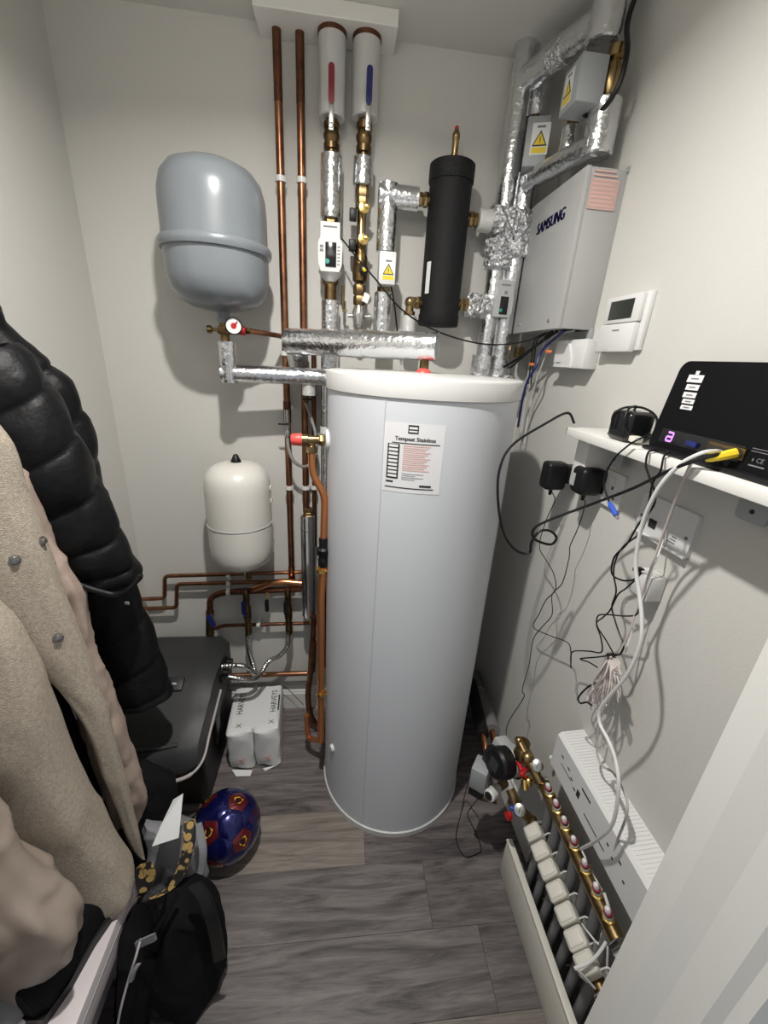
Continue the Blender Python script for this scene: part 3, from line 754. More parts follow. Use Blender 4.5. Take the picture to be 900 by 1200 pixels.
t = thing('discharge_pipe', 'bright copper discharge pipe with black tundish dropping down the cylinder side', 'pipe', (po.x, po.y, .12))
zq = lambda v: Y(376, v, po.y).z
xq = Y(376, 700, po.y).x
top = po - V((0, 0, .034))
xq1 = Y(379, 600, po.y).x
part('pipe', G().tube(fillet([top, (top.x + .001, po.y, zq(556)), (xq1 + .004, po.y, zq(580)), (xq1, po.y, zq(636))], .03), .0105, 14), 'copper_new', t)
tun = part('tundish', G().lathe([(.012, zq(664)), (.016, zq(662)), (.017, zq(655)), (.013, zq(652)), (.020, zq(649)), (.021, zq(643)), (.013, zq(641)), (.014, zq(632)), (.012, zq(630))], (xq1, po.y, 0), seg=18), 'black_plastic', t)
xq2 = Y(376, 760, po.y).x
part('pipe', G().tube([(xq1, po.y, zq(662)), (xq2, po.y, zq(700)), (xq2, po.y, zq(868))], .0125, 14), 'copper_new', t)
for v in (668, 812):
    zc_ = zq(v)
    part('pipe_clip', G().lathe([(.0125, -.006), (.017, -.006), (.017, .006), (.0125, .006)], (xq2, po.y, zc_), seg=16).box((xq2 + .026, po.y - .006, zc_ + .003), (.028, .012, .008), rot=Matrix.Rotation(-.25, 3, 'Y'), bev=.002), 'brass_bright', t)
part('yellow_tag', G().box(V((xq2 + .016, po.y + .004, zq(660))), (.018, .004, .03), rot=Matrix.Rotation(.2, 3, 'Y')), 'yellow', t)

# --- chrome inline filter
yc = 1.40
xf = Y(361, 660, yc).x; zfT = Y(361, 604, yc).z; zfB = Y(361, 722, yc).z
t = thing('inline_filter', 'chrome cylinder inline filter with brass top union beside the copper discharge pipe', 'filter', (xf, yc, zfB))
part('body', G().lathe([(.010, zfB - .01), (.020, zfB), (.0255, zfB + .01), (.0255, zfT - .006), (.022, zfT), (.012, zfT)], (xf, yc, 0), seg=28), 'chrome', t)
part('band', G().lathe([(.0255, zfT - .055), (.0262, zfT - .054), (.0262, zfT - .050), (.0255, zfT - .049)], (xf, yc, 0), seg=28), 'steel', t)
g = G(); nut(g, (xf + .004, yc, zfT), (0, 0, 1), .018, .014); g.lathe([(.012, .014), (.012, .018), (.015, .018), (.015, .028), (.009, .030), (.009, .02)], (xf + .004, yc, zfT), seg=14)
part('union', g, 'brass', t)

# --- white expansion vessel
wy = 1.365
pw = Y(281, 600, wy); WX = pw.x; zwt = Y(281, 541, wy).z; zwb = Y(285, 664, wy).z; WR = .1085; Hh = zwt - zwb
t = thing('expansion_vessel', 'white steel expansion vessel with black cap above the copper manifold pipes', 'vessel', (WX, wy, zwb))
prf = [(.0001, 0), (WR * .35, .003), (WR * .65, .014), (WR * .87, .034), (WR * .97, .062), (WR, .10), (WR, Hh * .46)]
part('lower_shell', G().lathe(prf, (WX, wy, zwb), seg=56), 'warm_white', t)
prf = [(WR, Hh * .46), (WR, Hh - .095), (WR * .975, Hh - .062), (WR * .88, Hh - .032), (WR * .66, Hh - .012), (WR * .35, Hh - .002), (.0001, Hh)]
part('upper_shell', G().lathe(prf, (WX, wy, zwb), seg=56), 'warm_white', t)
part('weld_bead', G().lathe([(WR - .001, -.002), (WR + .0022, -.001), (WR + .0022, .001), (WR - .001, .002)], (WX, wy, zwb + Hh * .46), seg=56), 'light_grey', t)
part('valve_cap', G().lathe([(.017, -.002), (.017, .003), (.012, .012), (.008, .022), (.004, .025), (.0001, .025)], (WX, wy, zwb + Hh), seg=20), 'black_plastic', t)
part('cap_plate', G().lathe([(.028, -.004), (.028, -.001), (.0001, 0)], (WX, wy, zwb + Hh), seg=24), 'warm_white', t)
part('bracket', G().box((WX + WR + .001, wy, zwb + Hh * .66), (.006, .02, .012), bev=.001).box((WX + WR + .001, wy, zwb + Hh * .78), (.006, .02, .012), bev=.001).bb((WX - .03, wy + WR - .01, zwb + Hh * .6), (WX + .03, D, zwb + Hh * .7)), 'warm_white', t)
part('stem', G().cyl((WX + .015, wy, zwb - .05), (WX + .015, wy, zwb + .01), .011, 14), 'brass_dark', t)
part('support_strap', G().bb((WX - .022, D - .06, zwb - .085), (WX - .012, D, zwb + .02)), 'white_plastic', t)

# --- horizontal copper manifold pipes
ym = 1.468
def hp(name_lab, pts, r, m_='copper', fr=.018, clips=(), yy=ym, nm='copper_pipe'):
    P_ = [Y(u, v, yy) for u, v in pts]
    t = thing(nm, name_lab, 'pipe', P_[0])
    part('pipe', G().tube(fillet(P_, fr, 6), r, 12), m_, t)
    for (u, v) in clips:
        p = Y(u, v, yy); clip(t, p.x, yy, p.z, r, 'x')
    return t
hp('thin copper pipe with upward step on the back wall, upper of two stepped pipes', [(150, 703), (193, 701), (193, 675), (368, 670)], .0078, clips=((268, 675),))
hp('thin copper pipe with upward step on the back wall, lower of two stepped pipes', [(150, 714), (207, 712), (207, 684.5), (345, 681)], .0078, clips=((268, 684),))
t = hp('thick dark copper pipe bending down to the blue lever valve', [(246, 745), (246, 700), (262, 694), (355, 690)], .0125, 'copper_dark', .06, yy=ym - .02, clips=((268, 693),))
pbl = Y(248, 727, ym - .05)
t = thing('lever_valve', 'small valve with blue lever behind the black softener tank', 'valve', Y(246, 742, ym - .02))
part('body', G().cyl(Y(246, 742, ym - .02), Y(246, 716, ym - .02), .016, 14), 'brass_dark', t)
part('lever', G().prism(rrect(.018, .055, .008), pbl, V((.94, 0, .34)), V((-.34, 0, .94)), (0, -.010, 0)), 'blue_plastic', t)
part('spindle', G().cyl(pbl + V((0, .03, 0)), pbl - V((0, .004, 0)), .005, 10), 'steel', t)
t = hp('thin dark copper pipe running low across back wall behind the lever valves', [(250, 737), (262, 733), (372, 730)], .0075, 'copper_dark', clips=((303, 732),))
part('plug', G().sphere(Y(364, 729, ym - .012), .006), 'brass_bright', t)
hp('copper pipe end low above the skirting board', [(262, 792), (360, 789)], .011, 'copper', yy=ym - .005)
hp('bright copper branch pipe rising into the chrome filter', [(297, 690), (325, 681), (358, 684)], .0125, 'copper_bright', .04, yy=ym - .035)
# two lever valves with corrugated steel hoses to the softener
def hose(pts, r, amp=.10):
    P_ = spline(pts, 14); rs = [r * (1 + amp * math.sin(i * 2.2)) for i in range(len(P_))]
    return G().tube(P_, rs, 12)
for (u, lab_, hp_, col) in (
        (290, 'brass valve with dark blue lever feeding the straight steel hose', [(291, 742), (294, 765), (298, 785), (291, 800), (275, 797), (258, 791)], 'dark_blue'),
        (338, 'brass valve with black lever feeding the curved steel hose', [(338, 742), (337, 756), (328, 768), (316, 774), (308, 786), (298, 796), (280, 795), (258, 795)], 'black_plastic')):
    vy = ym - .04
    t = thing('lever_valve', lab_, 'valve', Y(u, 745, vy))
    zvf = lambda v: Y(u, v, vy).z
    xx = Y(u, 720, vy).x
    part('body', G().lathe([(.009, zvf(744)), (.014, zvf(742)), (.014, zvf(734)), (.010, zvf(732)), (.016, zvf(722)), (.016, zvf(712)), (.010, zvf(706)), (.013, zvf(704)), (.013, zvf(694)), (.009, zvf(690))], (xx, vy, 0), seg=14), 'brass_dark', t)
    part('lever', G().prism(rrect(.016, .062, .007), (xx - .006, vy - .022, zvf(708)), (1, 0, 0), (0, 0, 1), (0, -.008, 0)).cyl((xx, vy, zvf(717)), (xx, vy - .03, zvf(717)), .005, 10), col, t)
ys0 = ym - .04
yo = [ys0, ys0, ys0 - .03, ys0 - .07, ys0 - .09, ys0 - .10]
t = single('braided_hose', hose([Y(290, 742, ys0), Y(292, 762, ys0), Y(297, 780, ys0 - .03), Y(294, 776, ys0 - .12), Y(280, 768, ys0 - .13), Y(258, 766, ys0 - .14)][:3] + [Y(299, 790, ys0 - .06), Y(290, 782, ys0 - .12), Y(275, 780, ys0 - .13), Y(260, 781, ys0 - .13)], .0100), 'steel', 'upper corrugated steel hose running from wall valve to softener', 'hose')
t = single('braided_hose', hose([Y(338, 742, ys0), Y(337, 756, ys0), Y(328, 768, ys0 - .01), Y(314, 776, ys0 - .02), Y(307, 787, ys0 - .06), Y(297, 796, ys0 - .11), Y(280, 795, ys0 - .13), Y(258, 791, ys0 - .13)], .0100), 'steel', 'lower corrugated steel hose with a double bend reaching the softener', 'hose')
t = thing('lever_valve', 'small valve with black lever hanging between two hose valves', 'valve', Y(313, 722, ym - .03))
part('lever', G().prism(rrect(.015, .055, .007), Y(313, 709, ym - .035), (1, 0, 0), (0, 0, 1), (0, -.008, 0)), 'black_plastic', t)
part('body', G().cyl(Y(313, 697, ym), Y(313, 697, ym - .04), .010, 12), 'brass_dark', t)
# low brown pipes by the cylinder foot
yz = 1.38
t = thing('waste_pipe', 'tarnished copper pipe dropping to elbow beside the foot of cylinder', 'pipe', Y(366, 862, yz - .05))
part('pipe', G().tube(fillet([Y(368, 722, yz), Y(366, 760, yz), Y(364, 790, yz)], .02), .011, 12), 'copper_dark', t)
part('coupler', G().cyl(Y(367, 752, yz), Y(365, 786, yz), .0155, 14), 'copper_dark', t)
part('bend', G().tube(spline([Y(364, 788, yz), Y(361, 815, yz), Y(364, 838, yz - .01), Y(373, 852, yz - .02), Y(383, 856, yz - .02)], 6), .0125, 12), 'copper', t)
part('elbow', G().tube(fillet([Y(359, 838, 1.24), Y(361, 866, 1.24), Y(378, 868, 1.19)], .03), .0105, 12), 'copper_new', t)

# ================================================================== water softener
SX0, SX1, SY0, SY1 = -.765, -.440, 1.055, 1.450
t = thing('water_softener', 'dark grey plastic block water softener with rounded lid under the black coat', 'softener', ((SX0 + SX1) / 2, (SY0 + SY1) / 2, 0))
# lid: profile in y,z extruded along x with rounded shoulders
def softener_loft(x0, x1, prof, r):
    n = 9; vs = []; fs = []; m_ = len(prof)
    cy = sum(p[0] for p in prof) / m_; cz = sum(p[1] for p in prof) / m_
    for i in range(n + 1):
        s = i / n; x = x0 + (x1 - x0) * s
        e = min(s, 1 - s) * (x1 - x0); k = 1.0
        if e < r: k = 1 - (1 - math.sqrt(max(0, 1 - (1 - e / r) ** 2))) * .20
        for (py, pz) in prof: vs.append(V((x, cy + (py - cy) * (1 - (1 - k) * .5), cz + (pz - cz) * k if pz > cz else pz)))
    for i in range(n):
        for j in range(m_):
            j2 = (j + 1) % m_; fs.append((i * m_ + j, i * m_ + j2, (i + 1) * m_ + j2, (i + 1) * m_ + j))
    fs += [tuple(reversed(range(m_))), tuple(range(n * m_, n * m_ + m_))]
    return vs, fs
base = [(SX0 + .01, SY0 + .01), (SX1 - .01, SY0 + .01), (SX1 - .01, SY1 - .01), (SX0 + .01, SY1 - .01)]
g = G().box(((SX0 + SX1) / 2, (SY0 + SY1) / 2, .15), (SX1 - SX0 - .03, SY1 - SY0 - .02, .30), bev=.02, seg=3)
part('tank', g, 'black_base', t)
lp = [(SY0 - .085, .285), (SY0 - .095, .295), (SY0 - .092, .325), (SY0 - .06, .375), (SY0 + .05, .412), (SY0 + .10, .430), (SY0 + .135, .452), (SY0 + .20, .462), (SY1 - .02, .466), (SY1, .455), (SY1 + .005, .43), (SY1, .285)]
part('lid', G().add(*softener_loft(SX0, SX1, lp, .05)), 'dark_grey_plastic', t, ang=.9)
lat = Z(210, 808, .445)
part('latch_display', G().box((-.575, SY0 + .135, .452), (.075, .05, .014), rot=Matrix.Rotation(.45, 3, 'X'), bev=.005), 'black_base', t)
part('latch_mark', G().box((-.570, SY0 + .128, .4605), (.024, .007, .002), rot=Matrix.Rotation(.45, 3, 'X'), bev=.0005), 'light_grey', t)
part('lid_ridge', G().tube(spline([(-.74, SY0 - .058, .378), (-.65, SY0 - .062, .376), (-.56, SY0 - .060, .377), (-.50, SY0 - .052, .380)], 6), .006, 8), 'dark_grey_plastic', t)
part('side_channel', G().box((SX1 - .012, SY0 + .15, .25), (.03, .05, .18), bev=.01), 'black_plastic', t)
part('inlet_block', G().box((SX1 - .002, SY0 + .26, .40), (.03, .10, .05), bev=.008).cyl((SX1 - .03, SY0 + .23, .41), (SX1 + .03, SY0 + .23, .41), .014, 12).cyl((SX1 - .03, SY0 + .29, .41), (SX1 + .03, SY0 + .29, .41), .014, 12), 'black_plastic', t)
xo = SX1 + .008
single('overflow_tube', G().tube(spline([V((SX1 + .012, SY0 + .18, .375)), V((SX1 + .014, SY0 + .10, .36)), V((SX1 + .016, SY0 + .02, .345)), V((SX1 + .014, SY0 - .05, .315)), V((SX1 - .01, SY0 - .090, .300)), V((SX1 - .06, SY0 - .108, .292)), V((SX1 - .13, SY0 - .108, .288))], 8), [.0042] * 33 + [.0060] * 16, 10), 'grey_cable', 'thin white overflow tube along the softener lid edge', 'tube')

# salt block pack
sp = Z(290, 905, 0)
PX0, PX1, PY0, PY1, PZ = -.424, -.224, 1.200, 1.440, .195
t = thing('salt_pack', 'white shrink wrapped pack of two salt blocks on the floor by the softener', 'package', ((PX0 + PX1) / 2, (PY0 + PY1) / 2, 0))
wv = math.radians(4)
def pk(x, y, z):
    cx_, cy_ = (PX0 + PX1) / 2, (PY0 + PY1) / 2
    dx, dy = x - cx_, y - cy_
    return V((cx_ + dx * math.cos(wv) - dy * math.sin(wv), cy_ + dx * math.sin(wv) + dy * math.cos(wv), z))
for k, (a, b) in enumerate(((PX0, (PX0 + PX1) / 2 - .001), ((PX0 + PX1) / 2 + .001, PX1))):
    g = G().bb((a, PY0, .001), (b, PY1, PZ), bev=.013, seg=3)
    bm = bmesh.new(); 
    vv = [bm.verts.new(p) for p in g.v]
    for f in g.f: bm.faces.new([vv[i] for i in f])
    bmesh.ops.subdivide_edges(bm, edges=bm.edges[:], cuts=3, use_grid_fill=True)
    rnd = random.Random(k + 4); bm.verts.index_update()
    for q in bm.verts:
        fy = max(0, 1 - (q.co.y - PY0) / .05)
        q.co += V((math.sin(q.co.z * 90 + k) * .003, math.sin(q.co.z * 120 + q.co.x * 60) * .006 * fy, math.sin(q.co.y * 55 + q.co.x * 70 + k) * .002))
        if q.co.z < .001: q.co.z = .001
    g2 = G().add([pk(*q.co) for q in bm.verts], [tuple(x.index for x in f.verts) for f in bm.faces]); bm.free()
    part('wrapped_block', g2, 'paper', t, ang=1.2)
    cxk = (a + b) / 2
    g3 = G(); r_ = .018
    for ang in (.7, -.7):
        g3.box(pk(cxk, PY0 - .008, .058), (.034, .0015, .005), rot=Matrix.Rotation(ang, 3, 'Y'))
    part('red_cross', g3, 'print_red', t)
part('top_wrap', G().add([pk(PX0 + .014, PY0 + .030, PZ + .0018), pk(PX1 - .014, PY0 + .030, PZ + .0018), pk(PX1 - .014, PY1 - .012, PZ + .0018), pk(PX0 + .014, PY1 - .012, PZ + .0018), pk(PX0 + .004, PY0 + .024, PZ - .008), pk(PX1 - .004, PY0 + .024, PZ - .008), pk(PX1 - .004, PY1 - .006, PZ - .008), pk(PX0 + .004, PY1 - .006, PZ - .008)], [(0, 1, 2, 3), (0, 4, 5, 1), (1, 5, 6, 2), (2, 6, 7, 3), (3, 7, 4, 0)]), 'paper', t)
part('wrap_end', G().add([pk(PX0 + .01, PY0 - .004, .012), pk(PX0 + .09, PY0 - .012, .006), pk(PX0 + .085, PY0 - .034, .003), pk(PX0 + .03, PY0 - .028, .003), pk(PX1 - .01, PY0 - .006, .012), pk(PX1 - .07, PY0 - .010, .006), pk(PX1 - .06, PY0 - .020, .003)], [(0, 1, 2, 3), (4, 6, 5)]), 'paper', t, smooth=False)
g = G()
for xx, hh_ in ((PX0 + .038, .034), (PX1 - .030, .034)):
    text(g, 'HARVEYS', hh_, lambda x, y, xx=xx: pk(xx - y, PY1 - .095 + x, PZ + .0030), sx=.82)
strip(g, lambda x, y: pk(PX1 - .011 - y, PY1 - .105 + x, PZ + .0030), -.04, .04, -.003, .003)
part('print', g, 'print_black', t)
g = G()
text(g, 'X', .03, lambda x, y: pk(PX1 - .032 - y, PY0 + .040 + x, PZ + .0030)); text(g, 'X', .03, lambda x, y: pk(PX0 + .045 - y, PY0 + .034 + x, PZ + .0030))
part('emblem', g, 'print_grey', t)
single('thin_wire', G().tube(spline([Y(322, 800, 1.47), Y(335, 806, 1.46), Y(345, 815, 1.46), Y(356, 826, 1.45)], 6), .0015, 6), 'black_cable', 'thin black wire on the skirting board behind the salt pack', 'cable')
# ================================================================== right wall: grey wall case
KX, KY0, KY1, KZ0, KZ1 = .565, 1.127, 1.424, 1.674, 2.022
t = thing('control_case', 'light grey steel control case with blue lettering mounted on right wall', 'control box', (XR, (KY0 + KY1) / 2, KZ0))
part('housing', G().bb((KX + .004, KY0, KZ0), (XR, KY1, KZ1), bev=.002), 'case_grey', t)
part('front_cover', G().bb((KX, KY0 - .0015, KZ0 - .001), (KX + .012, KY1 + .001, KZ1 + .001), bev=.0015), 'case_grey', t)
lz = Y(646, 259, 1.3)
pL = X(630, 269, KX); pR = X(662, 251, KX)
cen = (pL + pR) / 2; cen.x = KX - .0008
wtxt = abs(pL.y - pR.y)
g = G()
vs_, fs_ = text_geo('SAMSUNG', .04); wid = max(p[0] for p in vs_) - min(p[0] for p in vs_)
kx = wtxt / wid
def bold(x, y, dx): return V((cen.x, cen.y - (x * kx) - dx, cen.z + y * 1.0))
for dx in (-.0026, -.0013, 0, .0013, .0026): text(g, 'SAMSUNG', .04, lambda x, y, dx=dx: bold(x, y, dx))
part('lettering', g, 'print_blue', t, 'dark blue maker name lettering')
p0 = Y(693, 209, KY0); p1 = Y(719, 248, KY0)
lbx = part('notice_label', G().bb((p0.x, KY0 - .0022, p1.z), (p1.x, KY0 - .0016, p0.z)), 'pink_paper', t, 'faded pink notice label')
g = G()
for i in range(9): g.bb((p0.x + .004, KY0 - .0028, p1.z + .006 + .0085 * i), (p1.x - .004 - .006 * (i % 3), KY0 - .0022, p1.z + .009 + .0085 * i))
part('print', g, 'print_red', lbx)
for (u, v) in ((609, 380), (643, 376)):
    p = X(u, v, KX); part('screw', G().lathe([(.005, 0), (.004, .003), (.0001, .0035)], p, (-1, 0, 0), 12), 'steel', t)
part('underside_slot', G().bb((KX + .03, KY0 + .01, KZ0 - .001), (XR - .01, KY0 + .07, KZ0 + .001)), 'gap_dark', t)
part('mounting_foot', G().bb((XR - .012, KY0 - .004, KZ0 - .022), (XR, KY0 + .012, KZ0 + .004), bev=.002), 'grey_plastic', t)
part('mounting_tab', G().bb((XR - .006, KY0 - .005, KZ1 - .006), (XR, KY0 + .004, KZ1 + .006), bev=.001), 'grey_plastic', t)

# white junction box below the case
jx = XR - .042
t = thing('junction_box', 'small white plastic junction box on the wall under the grey case', 'junction box', (XR, 1.15, 1.575))
part('housing', G().bb((jx, 1.078, 1.576), (XR, 1.226, 1.650), bev=.004), 'white_plastic', t)
part('stepped_cover', G().prism([(1.222, 1.578), (1.130, 1.578), (1.130, 1.600), (1.160, 1.648), (1.222, 1.648)], (jx - .006, 0, 0), (0, 1, 0), (0, 0, 1), (.008, 0, 0)), 'white_plastic', t)
part('print', G().bb((jx - .0068, 1.180, 1.588), (jx - .006, 1.205, 1.591)), 'print_grey', t)

# room thermostat
tx = XR - .024
ty0, ty1, tz0, tz1 = .917, 1.058, 1.618, 1.742
t = thing('thermostat', 'white wall thermostat with dark display and flip cover on right wall', 'thermostat', (XR, (ty0 + ty1) / 2, tz0))
part('backplate', G().bb((XR - .012, ty0, tz0 + .004), (XR, ty1, tz1), bev=.003), 'white_plastic', t)
part('front', G().bb((tx, ty0 + .012, tz0 + .064), (XR - .010, ty1 - .002, tz1 - .002), bev=.003), 'white_plastic', t)
part('flip_cover', G().bb((tx - .004, ty0 + .012, tz0), (XR - .010, ty1 - .002, tz0 + .062), bev=.004), 'white_plastic', t)
part('display', G().bb((tx - .0010, ty0 + .034, tz0 + .072), (tx, ty1 - .022, tz1 - .012)), 'screen', t)
part('print', G().bb((tx - .0046, ty0 + .06, tz0 + .046), (tx - .004, ty0 + .085, tz0 + .049)), 'print_grey', t)
part('corner_key', G().bb((tx - .0030, ty1 - .028, tz0 - .002), (XR - .012, ty1 - .004, tz0 + .004)), 'grey_plastic', t)

# ================================================================== shelf with router
SHX = .562
zsl = X(663, 510, SHX).z; zst = zsl + .020
ysh = X(664, 500, SHX).y
sh = thing('wall_shelf', 'narrow white wooden shelf board carrying the router on right wall', 'shelf', (XR, .65, zsl))
part('board', G().bb((SHX, YF, zsl), (XR, ysh, zst), bev=.0015), 'white_gloss', sh)
for (u, v) in ((724, 530), (884, 600)):
    p = X(u, v, XR - .03)
    br = part('bracket', G().prism(rrect(.052, .06, .008), (XR - .034, p.y, zsl - .022), (0, 1, 0), (0, 0, 1), (.004, 0, 0)).bb((XR - .032, p.y - .02, zsl - .004), (XR, p.y + .02, zsl)), 'grey_plastic', sh)
    part('screw', G().lathe([(.004, 0), (.003, .002), (.0001, .002)], (XR - .034, p.y, zsl - .035), (-1, 0, 0), 10), 'print_black', br)
part('end_support', G().bb((.608, ysh - .040, zsl - .125), (XR, ysh + .012, zsl - .001), bev=.002), 'white_gloss', sh)

# router leaning on the wall
ry0, ry1 = .455, .735; rz0, rz1 = zst, 1.600
t = thing('router', 'black upright broadband router with white stickers standing on wall shelf', 'router', (.61, (ry0 + ry1) / 2, rz0))
xb_, xt_ = .598, .622      # face leans back
def rf(y, z, out=0.0):
    k = (z - rz0) / (rz1 - rz0); n = V((-1, 0, .16)).normalized()
    return V((xb_ + (xt_ - xb_) * k, y, z)) + n * out
hh_ = rz1 - rz0; wR = ry1 - ry0
def router_outline():
    return [(a + (ry0 + ry1) / 2, b + (rz0 + rz1) / 2) for a, b in rrect(wR, hh_, .018, 5)]
ol = router_outline()
g = G(); n = len(ol)
g.add([rf(y, z) for y, z in ol] + [rf(y, z) + V((.034 if z > (rz0 + .05) else .060, 0, 0)) for y, z in ol], [tuple(range(n)), tuple(reversed(range(n, 2 * n)))] + [(i, n + i, n + (i + 1) % n, (i + 1) % n) for i in range(n)])
part('casing', g, 'router_black', t, ang=.5)
def rq(g, y0, y1, z0, z1, out, shear=0.0):
    g.add([rf(y0, z0, out), rf(y1, z0, out), rf(y1 , z1, out), rf(y0, z1, out)], [(0, 1, 2, 3)])
zp0, zp1 = rz0 + .004, rz0 + .048
part('port_bay', G().add([rf(ry1 - .022, zp0 + .014, .0008), rf(ry0 + .09, zp0 + .014, .0008), rf(ry0 + .09, zp1 - .006, .0008), rf(ry1 - .022, zp1 - .006, .0008)], [(0, 1, 2, 3)]), 'black_gloss', t)
part('foot', G().bb((xb_ - .016, ry0 + .02, rz0), (xb_ + .006, ry1 - .006, rz0 + .008), bev=.003), 'black_plastic', t)
# stickers
for i in range(5):
    yy = .668 + .0062 * i * .55; z = 1.574 - .0135 * i
    pu, pv = (809, 445 - 0) if i == 0 else (0, 0)
stk = [((806, 439), (823, 449)), ((803, 450), (818, 458)), ((799, 459), (814, 467)), ((797, 467), (811, 474)), ((794, 474), (808, 481))]
for i, (a, b) in enumerate(stk):
    pa = X(a[0] + 1, a[1], .616 - .003 * i); pb_ = X(b[0] - 1, b[1], .616 - .003 * i)
    g = G(); 
    za, zb_ = pa.z, pb_.z
    g.add([rf(pa.y, za, .0010), rf(pb_.y, za, .0010), rf(pb_.y, zb_, .0010), rf(pa.y, zb_, .0010)], [(0, 1, 2, 3)])
    s_ = part('sticker', g, 'print_white', t)
    g = G(); zc_ = (za + zb_) / 2
    g.add([rf(pa.y * .75 + pb_.y * .25, zc_ + .001, .0016), rf(pa.y * .25 + pb_.y * .75, zc_ + .001, .0016), rf(pa.y * .25 + pb_.y * .75, zc_ - .001, .0016), rf(pa.y * .75 + pb_.y * .25, zc_ - .001, .0016)], [(0, 1, 2, 3)])
    part('print', g, 'print_grey', s_)
pa = X(817, 437, .617); g = G(); rq(g, pa.y - .004, pa.y + .004, pa.z - .003, pa.z + .003, .001); part('logo', g, 'print_white', t)
# violet seven segment style mark: figure in violet LEDs
pl = X(786, 512, .603)
def seg(g, y0, z0, y1, z1, w_=.0018):
    a = V((0, y0, z0)); b = V((0, y1, z1)); d = (b - a).normalized(); nrm = V((0, -d.z, d.y)) * w_
    g.add([rf(q.y, q.z, .0018) for q in (a + nrm, b + nrm, b - nrm, a - nrm)], [(0, 1, 2, 3)])
g = G(); W_, H_ = .0065, .0075
y_, z_ = pl.y, pl.z
for s_ in ((-1, 1, 1, 1), (-1, 1, -1, 0), (-1, 0, 1, 0), (1, 0, 1, -1), (-1, 0, -1, -1), (-1, -1, 1, -1)):
    seg(g, y_ + s_[0] * W_ * -1 * -1, z_ + s_[1] * H_, y_ + s_[2] * W_, z_ + s_[3] * H_)
part('led_figure', g, 'led_violet', t)
# ports
pp = X(812, 521, .601); part('blue_port', G().box(rf(pp.y, pp.z, .003), (.006, .022, .009), bev=.001), 'dark_blue', t)
pq = X(850, 531, .601)
part('yellow_port', G().box(rf(pq.y, pq.z + .004, .002), (.006, .066, .018), bev=.001), 'brass', t)
g = G(); rq(g, pq.y - .030, pq.y + .030, pq.z - .003, pq.z + .010, .0055); part('port_socket', g, 'gap_dark', t)
g = G(); pc = X(890, 541, .600)
text(g, 'CE', .0095, lambda x, y: rf(pc.y - x, pc.z + y, .0012)); rq(g, pc.y + .010, pc.y + .012, pc.z - .002, pc.z + .002, .0012)
pc2 = X(890, 533, .600); rq(g, pc2.y - .012, pc2.y + .016, pc2.z + .002, pc2.z + .003, .0012); rq(g, pc2.y - .012, pc2.y + .016, pc2.z + .006, pc2.z + .007, .0012)
pc3 = X(886, 547, .600); rq(g, pc3.y - .012, pc3.y + .012, pc3.z - .001, pc3.z + .001, .0012)
part('print', g, 'print_grey', t)

# ---------------- sockets
def socket_plate(name, label, y0, y1, z0, z1, gangs):
    t = thing(name, label, 'socket', (XR, (y0 + y1) / 2, z0))
    part('plate', G().prism([(a + (y0 + y1) / 2, b + (z0 + z1) / 2) for a, b in rrect(y1 - y0, z1 - z0, .006)], (XR - .010, 0, 0), (0, 1, 0), (0, 0, 1), (.010, 0, 0)), 'white_plastic', t)
    for k in range(gangs):
        yc_ = y0 + (y1 - y0) * (k + .5) / gangs
        part('rocker', G().bb((XR - .014, yc_ - .007, z1 - .03), (XR - .010, yc_ + .007, z1 - .012), bev=.001), 'white_plastic', t)
        g = G()
        g.bb((XR - .0106, yc_ - .003, z0 + .044), (XR - .010, yc_ + .003, z0 + .052)).bb((XR - .0106, yc_ - .015, z0 + .022), (XR - .010, yc_ - .008, z0 + .027)).bb((XR - .0106, yc_ + .008, z0 + .022), (XR - .010, yc_ + .015, z0 + .027))
        part('pin_slots', g, 'gap_dark', t)
    for yy in (y0 + .012, y1 - .012):
        part('screw', G().lathe([(.004, 0), (.003, .0012), (.0001, .0012)], (XR - .010, yy, (z0 + z1) / 2), (-1, 0, 0), 10), 'grey_plastic', t)
    return t
pa = X(705, 575, XR - .01); 
socket_plate('power_socket', 'white double power socket under the shelf with a black adapter plugged in', .845, .991, 1.262, 1.348, 2)
t = thing('data_socket', 'white telephone and data socket plate behind hanging white cables', 'socket', (XR, .705, 1.246))
part('plate', G().prism([(a + .705, b + 1.291) for a, b in rrect(.146, .088, .006)], (XR - .010, 0, 0), (0, 1, 0), (0, 0, 1), (.010, 0, 0)), 'white_plastic', t)
part('bottom_lip', G().bb((XR - .014, .634, 1.246), (XR - .009, .776, 1.250)), 'white_plastic', t)
part('jack', G().bb((XR - .0115, .722, 1.270), (XR - .009, .742, 1.288)), 'gap_dark', t)
for yy in (.645, .768): part('screw', G().lathe([(.004, 0), (.003, .0014), (.0001, .0014)], (XR - .010, yy, 1.285), (-1, 0, 0), 10), 'print_grey', t)
g = G()
for i in range(3): g.bb((XR - .0106, .665, 1.262 + .006 * i), (XR - .010, .684 - .004 * i, 1.2645 + .006 * i))
part('print', g, 'print_grey', t)

